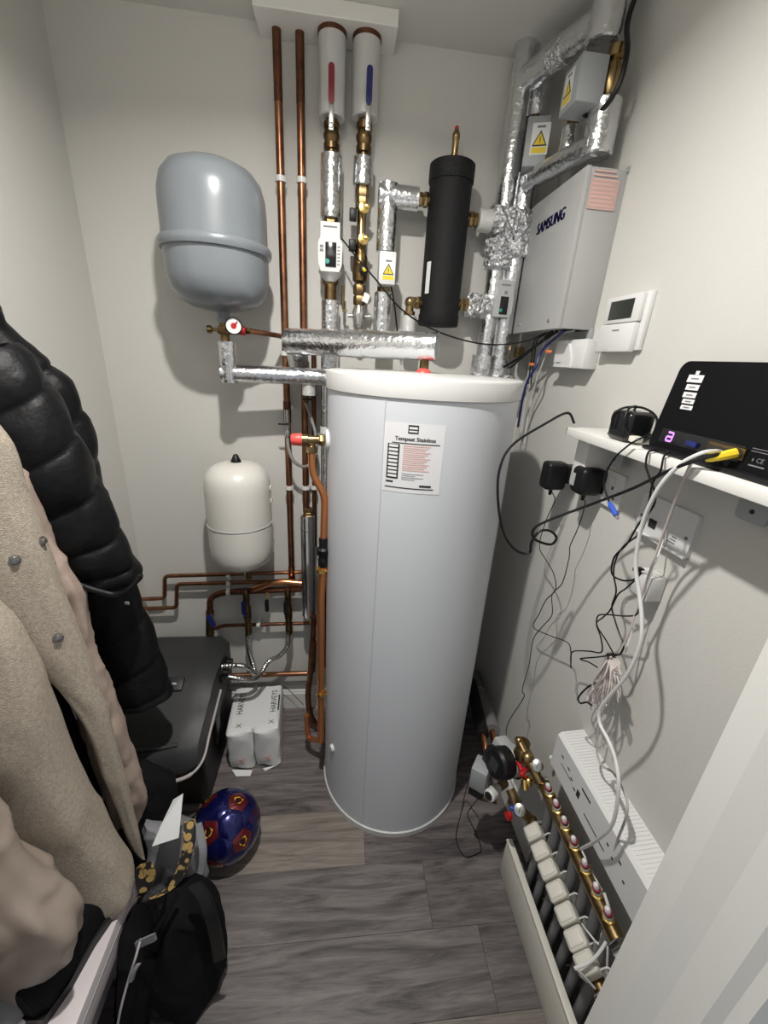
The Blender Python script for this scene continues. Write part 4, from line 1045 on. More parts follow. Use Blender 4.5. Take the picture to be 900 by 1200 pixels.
# ---------------- adapters
def adapter(label, c, size, bev, lab_face=False, group=None):
    c = V(c); t = thing('power_adapter', label, 'adapter', c - V((0, 0, size[2] / 2)))
    part('housing', G().box(c, size, bev=bev, seg=4), 'black_plastic', t)
    part('cord_grip', G().cyl(c - V((0, 0, size[2] / 2 + .018)), c - V((0, 0, size[2] / 2 - .002)), .0042, 10, r2=.006), 'black_plastic', t)
    return t
ca1 = X(649, 557, .600)
t = adapter('black plug-in power adapter on the end of the shelf, facing the cylinder', ca1, (.062, .048, .078), .012)
part('plug_base', G().bb((ca1.x + .028, ca1.y - .022, ca1.z - .02), (XR, ca1.y + .022, ca1.z + .03), bev=.006), 'black_plastic', t)
ca2 = V((.625, X(688, 563, .625).y, X(688, 563, .625).z))
t = adapter('black plug-in power adapter with grey rating sticker in the double socket', ca2, (.062, .056, .070), .014)
part('rating_sticker', G().bb((ca2.x - .0318, ca2.y + .004, ca2.z - .016), (ca2.x - .031, ca2.y + .024, ca2.z + .016)), 'light_grey', t)
part('plug_base', G().bb((ca2.x + .028, ca2.y - .024, ca2.z - .03), (XR - .010, ca2.y + .024, ca2.z + .03), bev=.006), 'black_plastic', t)
ca3 = X(738, 499, .605)
sz3 = .062
t = thing('power_adapter', 'black power adapter with its lead wound round it, lying on the shelf', 'adapter', (ca3.x, ca3.y, zst))
c3 = V((.607, ca3.y, zst + sz3 / 2))
part('housing', G().box(c3, (.060, .066, sz3), bev=.012, seg=4), 'black_gloss', t)
part('wound_lead', G().tube(spline([c3 + V(q) for q in ((-.034, .010, -.010), (-.036, .012, .020), (-.02, .005, .036), (.01, -.012, .038), (.03, -.03, .02), (.02, -.04, -.015), (-.01, -.038, -.02), (-.036, -.03, .005), (-.03, -.02, .034), (.0, .0, .040), (.02, .03, .03), (.0, .040, .005), (-.02, .038, -.025))], 8), .0024, 8), 'black_cable', t)
part('plug_pin', G().box(c3 + V((-.015, -.045, -.02)), (.02, .02, .012), bev=.003), 'cream_gloss', t)

# small white box hanging on its lead
wb = X(760, 686, .650)
t = thing('wall_adapter', 'small white network adapter box fixed on wall below the data socket', 'adapter', (XR, wb.y, wb.z - .035))
part('housing', G().box((.652, wb.y + .004, wb.z), (.034, .050, .056), bev=.003), 'white_plastic', t)
part('plug', G().box((.634, wb.y + .020, wb.z + .026), (.02, .014, .010), bev=.003), 'black_plastic', t)

# ================================================================== cables on the right wall
def cable(name, label, pts, r, m_, n=8, seg_=8, group=None):
    P_ = spline([X(u, v, x) for u, v, x in pts], n)
    o = single(name, G().tube(P_, r, seg_), m_, label, 'cable', group=group); return o
# thick black lead, yellow plug
cy_pts = [(846, 532, .578), (828, 536, .560), (790, 549, .545), (740, 573, .722), (690, 592, .80), (640, 611, .84), (625, 621, .85), (627, 632, .85), (645, 638, .85), (652, 630, .856), (644, 622, .862), (632, 623, .862), (623, 635, .862), (620, 648, .865), (605, 645, .87), (591, 626, .875), (584, 592, .885), (585, 552, .90), (600, 522, .92), (640, 496, .945), (665, 484, .955), (673, 496, .955)]
t = thing('network_cable', 'thick black network cable with yellow plug looping from router past the shelf end', 'cable', X(640, 640, .545))
part('lead', G().tube(spline([Y(*p) if p[2] > .62 else X(*p) for p in cy_pts], 8), .0031, 8), 'black_cable', t)
pe = X(852, 533, .585); pd = X(834, 537, .568)
part('plug', G().tube([pe + (pe - pd) * .6, pe, pd, pd + (pd - pe) * .4], [.0075, .0075, .006, .004], 8), 'yellow', t)
cable('power_lead', 'thin black lead hanging from the adapter nearest the cylinder, kinked', [(647, 577, .60), (650, 587, .605), (640, 610, .61), (632, 640, .61), (641, 658, .615), (649, 673, .615), (651, 691, .615), (640, 703, .615), (632, 719, .615), (625, 735, .62), (645, 745, .62), (665, 753, .62), (669, 765, .62), (669, 783, .625)], .0014, 'black_cable', 5, 6)
cable('power_lead', 'thin black lead hanging from the stickered adapter down to the pump', [(686, 586, .62), (683, 602, .62), (676, 622, .62), (668, 640, .62), (667, 653, .62), (659, 683, .62), (647, 697, .62), (647, 720, .62), (636, 734, .62), (625, 749, .62), (620, 779, .62), (612, 808, .61), (614, 817, .60), (597, 844, .57), (593, 861, .555), (595, 881, .545)], .0014, 'black_cable', 5, 6)
t = thing('power_lead', 'black lead with bright blue barrel plug dangling over the shelf front', 'cable', X(716, 605, .55))
part('lead', G().tube(spline([X(*p) for p in ((762, 509, .585), (748, 515, .558), (735, 523, .552), (720, 537, .552), (710, 555, .552), (708, 570, .552), (714, 589, .552))], 8), .0019, 8), 'black_cable', t)
b0 = X(714, 589, .552); b1 = X(722, 604, .552)
part('plug', G().tube([b0, b0 + (b1 - b0) * .25, b1], [.0035, .0052, .0052], 8), 'bright_blue', t)
part('plug_tip', G().cyl(b1, b1 + (b1 - b0) * .25, .003, 8), 'steel', t)
cable('power_lead', 'black lead dropping from the router in twisted pair to the wall adapter', [(770, 527, .585), (760, 530, .556), (757, 545, .552), (762, 562, .555), (768, 580, .56), (764, 596, .57), (748, 615, .58), (735, 637, .59), (720, 653, .60), (717, 672, .60), (729, 680, .60), (743, 679, .60), (752, 671, .605)], .0020, 'black_cable', 7, 7)
cable('power_lead', 'black lead dropping from the router, twisted down to the white cable hank', [(785, 530, .585), (778, 535, .556), (774, 552, .552), (765, 566, .555), (760, 590, .565), (752, 622, .58), (731, 640, .59), (722, 655, .60), (719, 672, .605), (722, 693, .605), (717, 711, .605), (721, 728, .605), (726, 743, .605), (731, 756, .605), (727, 766, .605), (718, 769, .605)], .0018, 'black_cable', 7, 7)
cable('power_lead', 'black lead branching from wall adapter into square kinks above the cable hank', [(743, 681, .60), (733, 690, .605), (724, 697, .605), (715, 715, .605), (706, 724, .605), (699, 731, .605), (704, 747, .605), (705, 764, .605), (690, 763, .605), (673, 763, .61), (669, 768, .61), (669, 783, .61)], .0017, 'black_cable', 5, 6)
cable('power_lead', 'short black lead crossing level below the wall adapter', [(748, 706, .61), (747, 719, .605), (735, 722, .605), (708, 720, .605), (700, 723, .605), (700, 734, .605), (710, 750, .605), (719, 766, .605)], .0017, 'black_cable', 5, 6)
cable('power_lead', 'black lead end lying across the top of white cable hank', [(700, 782, .60), (690, 776, .60), (680, 772, .60), (700, 770, .60), (722, 767, .60)], .0017, 'black_cable', 5, 6)
cable('power_lead', 'small black lead loop sticking out of the cable hank', [(699, 800, .60), (688, 806, .595), (678, 817, .595), (680, 824, .595), (688, 823, .595), (694, 827, .60)], .0021, 'black_cable', 6, 7)
# white cables
cable('network_cable', 'thick white network cable sweeping from router to the manifold wiring', [(845, 530, .597), (836, 529, .575), (820, 532, .556), (795, 546, .545), (772, 572, .540), (756, 605, .545), (748, 635, .55), (745, 665, .555), (749, 695, .56), (752, 725, .56), (750, 755, .56), (736, 789, .56), (715, 815, .56), (703, 832, .56), (703, 848, .56), (713, 868, .56), (721, 890, .56), (725, 922, .555), (718, 965, .56), (700, 984, .57), (681, 995, .59)], .0036, 'white_cable', 8, 8)
cable('network_cable', 'slim pale pink network cable falling straight from the router past wall adapter', [(838, 530, .597), (829, 530, .575), (814, 536, .556), (806, 552, .555), (797, 572, .57), (785, 605, .59), (772, 640, .60), (760, 675, .60), (748, 708, .605), (738, 740, .605), (726, 765, .605)], .0026, 'pale_pink_cable', 7, 7)
cable('network_cable', 'grey network cable hanging beside the wiring centre', [(704, 842, .62), (699, 872, .62), (704, 895, .62), (718, 905, .62), (728, 920, .60), (735, 940, .59), (733, 960, .585), (722, 990, .60), (715, 1030, .61)], .0026, 'grey_cable', 7, 7)
cable('network_cable', 'thin white cable hanging beneath the data socket to the hank', [(782, 617, .655), (775, 640, .645), (766, 665, .63), (752, 705, .63), (742, 735, .625), (733, 765, .615)], .0016, 'white_cable', 6, 6)
# hank of pale cable tied at its top
hc = X(716, 769, .612)
t = thing('cable_hank', 'tied hank of pale pink cable hanging on the right wall', 'cable', X(705, 830, .612))
rnd = random.Random(11)
strands = []
for i in range(20):
    u1 = 690 + i * 1.9 + rnd.uniform(-2, 2); v1 = rnd.uniform(800, 838) if i < 14 else rnd.uniform(790, 825)
    x1 = .612 + rnd.uniform(-.02, .02); w_ = rnd.uniform(2.5, 5)
    strands += [X(716 + rnd.uniform(-3, 3), 768 + rnd.uniform(-2, 2), .612), X((716 + u1) / 2 - 2, (768 + v1) / 2 - 4, x1), X(u1 - w_ / 2, v1 - 8, x1), X(u1, v1, x1), X(u1 + w_ / 2, v1 - 7, x1 - .004), X((716 + u1) / 2 + 3, (768 + v1) / 2 + 2, x1 - .006)]
strands.append(X(716, 768, .612))
part('coils', G().tube(spline(strands, 5), .0018, 6), 'pale_pink_cable', t)
loops = []
for i in range(5):
    s = rnd.uniform(-1, 1)
    loops += [X(717, 768, .61), X(722 + rnd.uniform(-2, 4), 776, .60), X(726 + rnd.uniform(-6, 8), 786 + rnd.uniform(-4, 6), .595), X(720 + rnd.uniform(-4, 4), 784, .60)]
part('coils', G().tube(spline(loops + [X(717, 768, .61)], 5), .0018, 6), 'pale_pink_cable', t)
part('tie', G().cyl(X(715, 766, .612), X(717, 773, .612), .008, 10), 'black_cable', t)

# cables at the case underside
def cable3(name, label, P_, r, m_, n=8, seg_=7): return single(name, G().tube(spline(P_, n), r, seg_), m_, label, 'cable')
cable3('sensor_cable', 'long black sensor cable sagging from flow sensor across to the grey case', [V((x3 + .034, y3 - .05, z3(284))), Y(420, 304, 1.36), Y(440, 327, 1.34), Y(470, 362, 1.33), Y(505, 385, 1.33), Y(545, 399, 1.33), Y(580, 404, 1.33), Y(615, 400, 1.30), V((.60, 1.26, KZ0 - .004))], .0024, 'black_cable')
cable3('power_cable', 'black cable from the lid up to the underside of grey case', [Y(590, 430, 1.40), Y(607, 420, 1.36), Y(628, 405, 1.28), V((.595, 1.21, KZ0 - .003))], .0042, 'black_cable')
cable3('power_cable', 'second black cable rising beside the blue one to the grey case', [Y(598, 431, 1.42), Y(613, 418, 1.36), Y(630, 404, 1.27), V((.600, 1.19, KZ0 - .003))], .0036, 'black_cable')
cable3('power_cable', 'dark blue cable hanging from the grey case behind the cylinder rim', [V((.602, 1.155, KZ0 - .003)), X(636, 410, .60), X(628, 430, .59), X(619, 445, .585), X(613, 465, .59), X(607, 500, .62)], .0040, 'dark_blue')
for k, (uu, lab_) in enumerate(((646, 'thin white wire hanging under the grey case next to the blue cable'), (652, 'thin white wire hanging under the grey case next to the junction box'))):
    cable3('wire', lab_, [V((.625, 1.165 - .02 * k, KZ0 - .002)), X(uu - 4, 395, .625), X(uu - 12, 415, .625), X(uu - 22, 442, .63), X(uu - 30, 470, .64), X(uu - 38, 520, .65)], .0022, 'white_cable')
for k, (uu, lab_) in enumerate(((640, 'black wire hanging under the case farthest from the junction box'), (637, 'black wire hanging under the case behind the blue cable'))):
    cable3('wire', lab_, [V((.61, 1.24 + .02 * k, KZ0 - .002)), X(uu - 10, 398, .62), X(uu - 14, 420, .62), X(uu - 18, 450, .63)], .0022, 'black_cable')
for (u, v, x_, lab_) in ((643, 412, .592, 'orange cable marker clip on blue cable under grey case'), (623, 427, .60, 'orange cable marker clip behind the blue cable')):
    single('cable_marker', G().box(X(u, v, x_), (.010, .022, .008), bev=.002), 'orange', lab_, 'cable clip', group=None)
# thick black cable looping from the ceiling past the upper actuator
cable3('power_cable', 'thick black cable looping from the ceiling under the upper actuator box', [V((.622, 1.13, ZC)), X(737, 20, .612), X(735, 60, .60), X(727, 95, .595), X(710, 124, .585), X(694, 135, .575), X(682, 132, .565), X(679, 122, .56)], .0056, 'black_cable')
cable3('actuator_lead', 'thin black lead from corner riser actuator box down behind grey case', [Y(637, 195, 1.40), Y(632, 205, 1.385), Y(625, 222, 1.385), Y(622, 245, 1.40)], .0030, 'black_cable')
cable3('actuator_lead', 'thin black lead dropping from white actuator box on elbow pipe', [Y(458, 334, yv - .03), Y(461, 350, yv - .035), Y(464, 372, yv - .03), Y(466, 395, yv - .01)], .0028, 'black_cable')
# ================================================================== wiring centre on the right wall
WY0, WY1, WZ0, WZ1, WXF = .405, .757, .545, .657, .600
t = thing('wiring_centre', 'long white wiring centre box with printed face and ribbed top on right wall', 'control box', (XR, .58, WZ0))
part('cover', G().prism([(WXF, WZ0), (XR, WZ0), (XR, WZ1 + .008), (WXF + .008, WZ1 + .002), (WXF, WZ1 - .006)], (0, WY0, 0), (1, 0, 0), (0, 0, 1), (0, WY1 - WY0, 0)), 'white_plastic', t, ang=.5)
g = G(); nrib = 44
for i in range(nrib):
    yy = WY0 + .006 + (WY1 - WY0 - .012) * i / (nrib - 1)
    g.box(((WXF + .010 + XR) / 2, yy, WZ1 + .0058), (XR - WXF - .014, .0035, .0008), rot=Matrix.Rotation(-.10, 3, 'Y'))
part('vent_ribs', g, 'white_plastic', t); 
g = G(); fx = WXF - .0006
def wl(y0, y1, z0, z1): g.bb((fx, min(y0, y1), z0), (WXF, max(y0, y1), z1))
for k, (yy, zz) in enumerate(((.722, .615), (.690, .612), (.672, .600), (.655, .588))): wl(yy, yy - .010, zz, zz + .004)
wl(.716, .668, .594, .596); wl(.628, .592, .622, .627); wl(.640, .628, .585, .605); wl(.600, .520, .575, .578); wl(.52, .514, .602, .607); wl(.500, .494, .59, .595); wl(.482, .474, .610, .615); wl(.46, .454, .585, .59)
part('print', g, 'print_black', t)
single('screw_cover', G().sphere(X(646, 888, .64), .007, 12, 6), 'white_plastic', 'tiny white screw cap on the wall at the end of wiring centre', 'screw cap')

# ================================================================== underfloor heating manifold
MX, MZ = .612, .432
FM = [(646, 929), (656, 948), (667, 968), (679, 991), (694, 1018), (708, 1046), (723, 1074)]
AC = [(624, 977), (632, 999), (641, 1021), (652, 1046), (662, 1073), (675, 1102), (687, 1131)]
fy = [Z(u, v, MZ + .02).y for u, v in FM]; ay = [Z(u, v, .32).y for u, v in AC]
t = thing('heating_manifold', 'brass heating manifold flow bar with seven flow meters under wiring centre', 'manifold', (MX, .60, MZ - .02))
part('bar', G().cyl((MX, fy[0] + .045, MZ), (MX, fy[-1] - .05, MZ), .0175, 20), 'brass', t)
part('end_union', nut(G(), (MX, fy[0] + .035, MZ), (0, 1, 0), .023, .022), 'chrome', t)
part('end_union', nut(G(), (MX, fy[-1] - .055, MZ), (0, 1, 0), .023, .022), 'chrome', t)
for y_ in fy:
    fm = part('flow_meter', G().lathe([(.0085, .0), (.0085, .012), (.010, .014), (.010, .018), (.0065, .020), (.0065, .040), (.004, .043), (.0001, .043)], (MX - .004, y_, MZ + .016), (-.35, 0, 1), 14), 'white_plastic', t)
    part('red_ring', G().lathe([(.0095, .022), (.0095, .030), (.0065, .032)], (MX - .004, y_, MZ + .016), (-.35, 0, 1), 14), 'dark_red', fm)
    part('brass_collar', G().lathe([(.013, -.004), (.014, 0), (.014, .006), (.010, .008)], (MX - .004, y_, MZ + .016), (-.35, 0, 1), 6), 'brass_bright', t)
    part('flow_pipe', G().tube(spline([V((MX, y_ - .01, MZ - .012)), V((MX + .004, y_ - .012, MZ - .10)), V((MX + .006, y_ - .014, MZ - .25)), V((MX + .006, y_ - .014, 0))], 4), [.013] * 13, 12), 'foam_grey', t)
RX, RZ = .600, .285
t = thing('heating_manifold', 'brass heating manifold return bar below the white actuators', 'manifold', (RX, .60, RZ - .02))
part('bar', G().cyl((RX, ay[0] + .06, RZ), (RX, ay[-1] - .045, RZ), .0175, 20), 'brass_dark', t)
part('end_union', nut(G(), (RX, ay[-1] - .055, RZ), (0, 1, 0), .023, .02), 'chrome', t)
part('end_bracket', G().bb((RX - .012, ay[0] + .028, RZ - .03), (XR, ay[0] + .036, RZ + .03)), 'steel', t)
for y_ in ay:
    part('return_pipe', G().tube([V((RX, y_ - .008, RZ - .012)), V((RX - .006, y_ - .010, .20)), V((RX - .008, y_ - .010, 0))], .011, 12), 'foam_grey', t)
    part('valve_insert', G().cyl((RX, y_, RZ), (RX - .022, y_, RZ + .022), .011, 12), 'brass', t)
adir = V((-.62, 0, .78)); aright = V((0, -1, 0)); aup = adir.cross(aright)
first = True
for i, y_ in enumerate(ay):
    p = V((.578, y_, .318))
    ordn = ('first', 'second', 'third', 'middle', 'fifth', 'sixth', 'seventh')[i]
    lab_ = 'white thermal actuator head on manifold, %s counting from the pump' % ordn
    if i == 0: lab_ = 'white thermal actuator head on manifold, right next to lower gauge'
    if i == 6: lab_ = 'white thermal actuator head on manifold, the one farthest from the pump'
    a_ = thing('thermal_actuator', lab_, 'actuator', p, 'actuators on the manifold')
    part('housing', G().box(p, (.040, .047, .042), ax=(aright, aup, adir), bev=.007, seg=3), 'cream_gloss', a_)
    part('cap', G().box(p + adir * .016, (.032, .039, .016), ax=(aright, aup, adir), bev=.005, seg=3), 'cream_gloss', a_)
    part('collar', G().cyl(p - adir * .032, p - adir * .016, .013, 14), 'white_plastic', a_)
    q = p + V((.012, -.012, .002))
    part('lead', G().tube(spline([q, q + V((.018, -.006, .028)), q + V((.030, -.020, .010)), q + V((.026, -.035, -.03))], 6), .0020, 6), 'white_cable', a_)
def cable_m(label, P_, r=.0024, m_='white_cable'): return single('actuator_cable', G().tube(spline(P_, 8), r, 7), m_, label, 'cable')
cable_m('white cable bowed from flow meters over the actuators farthest from the pump', [Z(708, 1046, .46), Z(716, 1075, .44), Z(714, 1095, .41), Z(703, 1115, .38), Z(690, 1128, .36), Z(673, 1135, .35)], .0034)
cable_m('white cable trailing below the actuator farthest from the pump', [Z(676, 1136, .35), Z(685, 1145, .33), Z(697, 1158, .30)], .0026)
cable_m('white cable running along the flow bar', [Z(681, 995, .46), Z(692, 1018, .452), Z(706, 1045, .452)], .0022)
cable_m('white cable crossing behind the sixth actuator', [Z(682, 1083, .34), Z(692, 1096, .36), Z(702, 1106, .36), Z(706, 1090, .38)], .0022)
cable_m('white cable dropping behind the last actuators', [Z(711, 1098, .40), Z(712, 1115, .38), Z(711, 1140, .33)], .0022)

# cream cover panel standing on the floor in front of the manifold
t = thing('cover_panel', 'cream painted low cover panel standing on floor in front of manifold', 'panel', (.56, .5, 0))
part('board', G().bb((.555, YF, 0), (.568, .792, .150), bev=.001), 'cream_gloss', t)
part('top_lip', G().bb((.553, YF, .146), (.572, .794, .157), bev=.002), 'cream_gloss', t)
single('pipe_tray', G().bb((.572, YF, 0), (XR - .001, .80, .012)), 'foam_grey', 'grey insulation board on floor behind cream cover panel', 'insulation')

# ================================================================== pump and mixing set at the manifold end
pc = Z(590, 893, .43)
md_ = V((-.92, -.30, .22)).normalized(); mr = md_.cross(V((0, 0, 1))).normalized(); mu = mr.cross(md_)
t = thing('circulation_pump', 'black and grey circulation pump at the end of heating manifold', 'pump', pc - V((0, 0, .06)))
part('motor_housing', G().lathe([(.030, -.05), (.046, -.046), (.046, -.012), (.040, -.006)], pc, md_, 28), 'light_grey', t)
part('motor_cap', G().lathe([(.043, -.012), (.047, -.008), (.047, .030), (.040, .038), (.024, .040), (.0001, .040)], pc, md_, 28), 'black_plastic', t)
part('control_box', G().box(pc + md_ * .004 + mr * .030 - mu * .012, (.050, .060, .060), ax=(mr, md_, mu), bev=.008), 'black_gloss', t)
part('rating_plate', G().box(pc + md_ * .0405, (.034, .001, .034), ax=(mr, md_, mu)), 'dark_grey_plastic', t)
part('terminal_box', G().box(pc - md_ * .02 + mr * .040 + mu * .012, (.04, .05, .056), ax=(mr, md_, mu), bev=.006), 'light_grey', t)
part('volute', G().lathe([(.035, 0), (.042, .01), (.042, .035), (.03, .045)], pc - md_ * .095, md_, 24).cyl(pc - md_ * .07 - V((0, 0, .07)), pc - md_ * .07 + V((0, 0, .07)), .020, 14), 'brass_dark', t)
pa_ = Z(563, 907, .36)
t = thing('zone_valve', 'grey zone valve head with yellow label and white knob beside the pump', 'valve', pa_ - V((0, 0, .05)))
zr_ = V((.80, -.60, 0)); zf_ = V((-.60, -.80, 0))
part('motor_head', G().box(pa_, (.050, .060, .085), ax=(zr_, zf_, (0, 0, 1)), bev=.005), 'grey_plastic', t)
part('yellow_label', G().box(pa_ - zr_ * .0255 + V((0, 0, .01)), (.001, .035, .04), ax=(zr_, zf_, (0, 0, 1))), 'cream_gloss', t)
part('base_plate', G().box(pa_ - V((0, 0, .058)), (.046, .056, .034), ax=(zr_, zf_, (0, 0, 1)), bev=.004), 'black_plastic', t)
pk_ = Z(577, 929, .32)
part('knob', G().lathe([(.016, -.03), (.016, -.006), (.019, -.004), (.019, .020), (.015, .024), (.0001, .024)], pk_, (-.75, -.55, .25), 20), 'white_plastic', t)
part('knob_ring', G().lathe([(.013, .0245), (.013, .0255), (.006, .0255), (.006, .0245)], pk_, (-.75, -.55, .25), 16), 'print_black', t)
part('valve_body', G().cyl(pa_ - V((0, 0, .09)), V((pa_.x + .06, pa_.y - .02, pa_.z - .09)), .016, 14).cyl(pk_ + V((.02, .014, -.006)), pk_ + V((.06, .04, -.016)), .013, 12), 'brass_dark', t)
# brass mixing set with gauges
m0 = Z(608, 868, .50); m1 = Z(618, 888, .48); m2 = Z(632, 915, .45); m3 = V((MX, fy[0] + .05, MZ))
t = thing('mixing_set', 'brass mixing valve set with gauges, red tap and blue tap by the pump', 'valve', V((m2.x, m2.y, .28)))
part('body', G().tube([m0, m1, m2, m3], [.010, .013, .015, .0165], 14).sphere(m1, .020, 14, 8).sphere(m0, .013, 12, 8), 'brass', t)
part('bonnet', G().lathe([(.018, -.012), (.022, -.008), (.022, .010), (.014, .016)], Z(610, 885, .47), (-.8, -.2, .3), 14), 'brass_dark', t)
gp = Z(630, 897, .49); gd = V((-.35, -.55, .75)).normalized()
def dial(p, d, lab_):
    g_ = part('gauge', G().lathe([(.013, -.010), (.0165, -.008), (.0165, .003), (.015, .004)], p, d, 24), 'steel', t, lab_)
    part('dial', G().lathe([(.0155, .0), (.0155, .0032), (.0001, .0032)], p, d, 24), 'gauge_glass', g_)
    part('needle', G().box(p + d * .0036, (.018, .002, .001), ax=(d.orthogonal().normalized(), d.cross(d.orthogonal().normalized()), d)), 'print_black', g_)
dial(gp, gd, 'upper round gauge'); gp2 = Z(609, 949, .36); dial(gp2, gd, 'lower round gauge')
part('gauge_stem', G().cyl(gp - gd * .008, m2, .006, 10).cyl(gp2 - gd * .008, Z(608, 945, .33), .006, 10), 'brass', t)
rt_ = Z(613, 905, .45)
part('red_tap', G().box(rt_, (.030, .012, .014), rot=Matrix.Rotation(.7, 3, 'Z'), bev=.003).box(rt_ + V((-.006, .014, .008)), (.012, .03, .010), bev=.003).cyl(rt_, rt_ + V((.012, 0, -.03)), .008, 10), 'red_plastic', t)
part('brass_tail', G().tube([rt_ + V((.004, -.01, -.02)), rt_ + V((.0, -.03, -.035))], .010, 10).sphere(rt_ + V((.014, -.014, -.02)), .014), 'brass_bright', t)
bl = Z(603, 953, .31)
part('blue_tap', G().box(bl + V((.004, .004, .008)), (.034, .010, .012), rot=Matrix.Rotation(-.5, 3, 'Z'), bev=.003).box(bl + V((.0, .0, .012)), (.010, .030, .010), bev=.003), 'bright_blue', t)
part('red_cap', G().lathe([(.010, 0), (.012, .004), (.012, .014), (.0001, .016)], bl + V((-.014, -.004, 0)), (-.9, -.3, .1), 12), 'red_plastic', t)
part('return_body', G().tube([Z(598, 925, .34), Z(606, 945, .32), V((RX, ay[0] + .055, RZ))], .0145, 12).lathe([(.02, 0), (.02, .02)], Z(602, 940, .30), (0, -.5, .86), 6), 'brass', t)
# lagged pipes emerging behind the cylinder
A0 = V((.60, D - .03, .62)); 
l0 = X(560, 808, .628); l1 = Z(577, 858, .43); l1 = X(577, 856, .595)
t = thing('lagged_pipe', 'grey foam lagged pipe with copper end sloping down behind the cylinder to pump', 'pipe', l1)
dl = (l1 - l0).normalized()
part('insulation', G().cyl(l0 - dl * .12, l1, .030, 24, bev=.003), 'foam_grey', t)
part('tape_band', G().cyl(l0 + dl * .03, l0 + dl * .034, .0308, 24), 'light_grey', t)
l2 = X(579, 870, .585)
part('pipe', G().tube([l1 - dl * .02, l2, X(581, 888, .578)], .011, 12), 'copper_bright', t)
k0 = X(556, 818, .575); k1 = X(566, 862, .545)
t = thing('lagged_pipe', 'dark foam lagged pipe with copper end beneath the grey lagged one', 'pipe', k1)
dk = (k1 - k0).normalized()
part('insulation', G().cyl(k0 - dk * .10, k1, .024, 20, bev=.003), 'foam', t)
part('pipe', G().tube([k1 - dk * .02, X(569, 874, .54), X(570, 893, .535)], .010, 12), 'copper_bright', t)
# loose black leads on the floor
single('pump_lead', G().tube(spline([Z(551, 912, .25), Z(545, 930, .06), Z(541, 950, .003), Z(535, 975, .003), Z(536, 990, .003), Z(545, 1004, .003), Z(558, 1001, .003), Z(564, 995, .003), Z(557, 975, .003), Z(548, 955, .003), Z(553, 945, .02), Z(562, 935, .20)], 8), .0017, 6), 'black_cable', 'thin black lead looped on the floor beside the pump', 'cable')
# ================================================================== fabrics
mat('puffer_black', (.005, .005, .006), .5, bump=(45, .25), spec=.2)
mat('teddy_beige', (.45, .39, .32), .95, noise=(160, .25), bump=(520, .45, 4), spec=.1)
mat('satin_taupe', (.35, .285, .24), .42, noise=(7, .15), spec=.4)
mat('lining_pink', (.40, .31, .26), .6, noise=(10, .2), bump=(16, .5, 3))
mat('black_fabric', (.005, .005, .006), .8, bump=(300, .3), spec=.15)
mat('grey_canvas', (.22, .22, .235), .8, bump=(250, .25))
mat('pale_board', (.55, .50, .51), .4)
mat('snap_metal', (.35, .34, .33), .3, 1.0)
def leopard():
    m = bpy.data.materials.new('leopard_print'); m.use_nodes = True; MAT['leopard_print'] = m
    nt = m.node_tree; b = nt.nodes['Principled BSDF']; N = nt.nodes.new
    tc = N('ShaderNodeTexCoord'); v = N('ShaderNodeTexVoronoi'); v.inputs['Scale'].default_value = 60
    cr = N('ShaderNodeValToRGB'); e = cr.color_ramp.elements
    e[0].position = .0; e[0].color = (.35, .22, .05, 1); e[1].position = .45; e[1].color = (.40, .27, .10, 1)
    q = e.new(.55); q.color = (.015, .012, .01, 1); q = e.new(.95); q.color = (.012, .010, .01, 1)
    nt.links.new(tc.outputs['Object'], v.inputs['Vector']); nt.links.new(v.outputs['Distance'], cr.inputs[0]); nt.links.new(cr.outputs[0], b.inputs['Base Color']); b.inputs['Roughness'].default_value = .45
leopard()

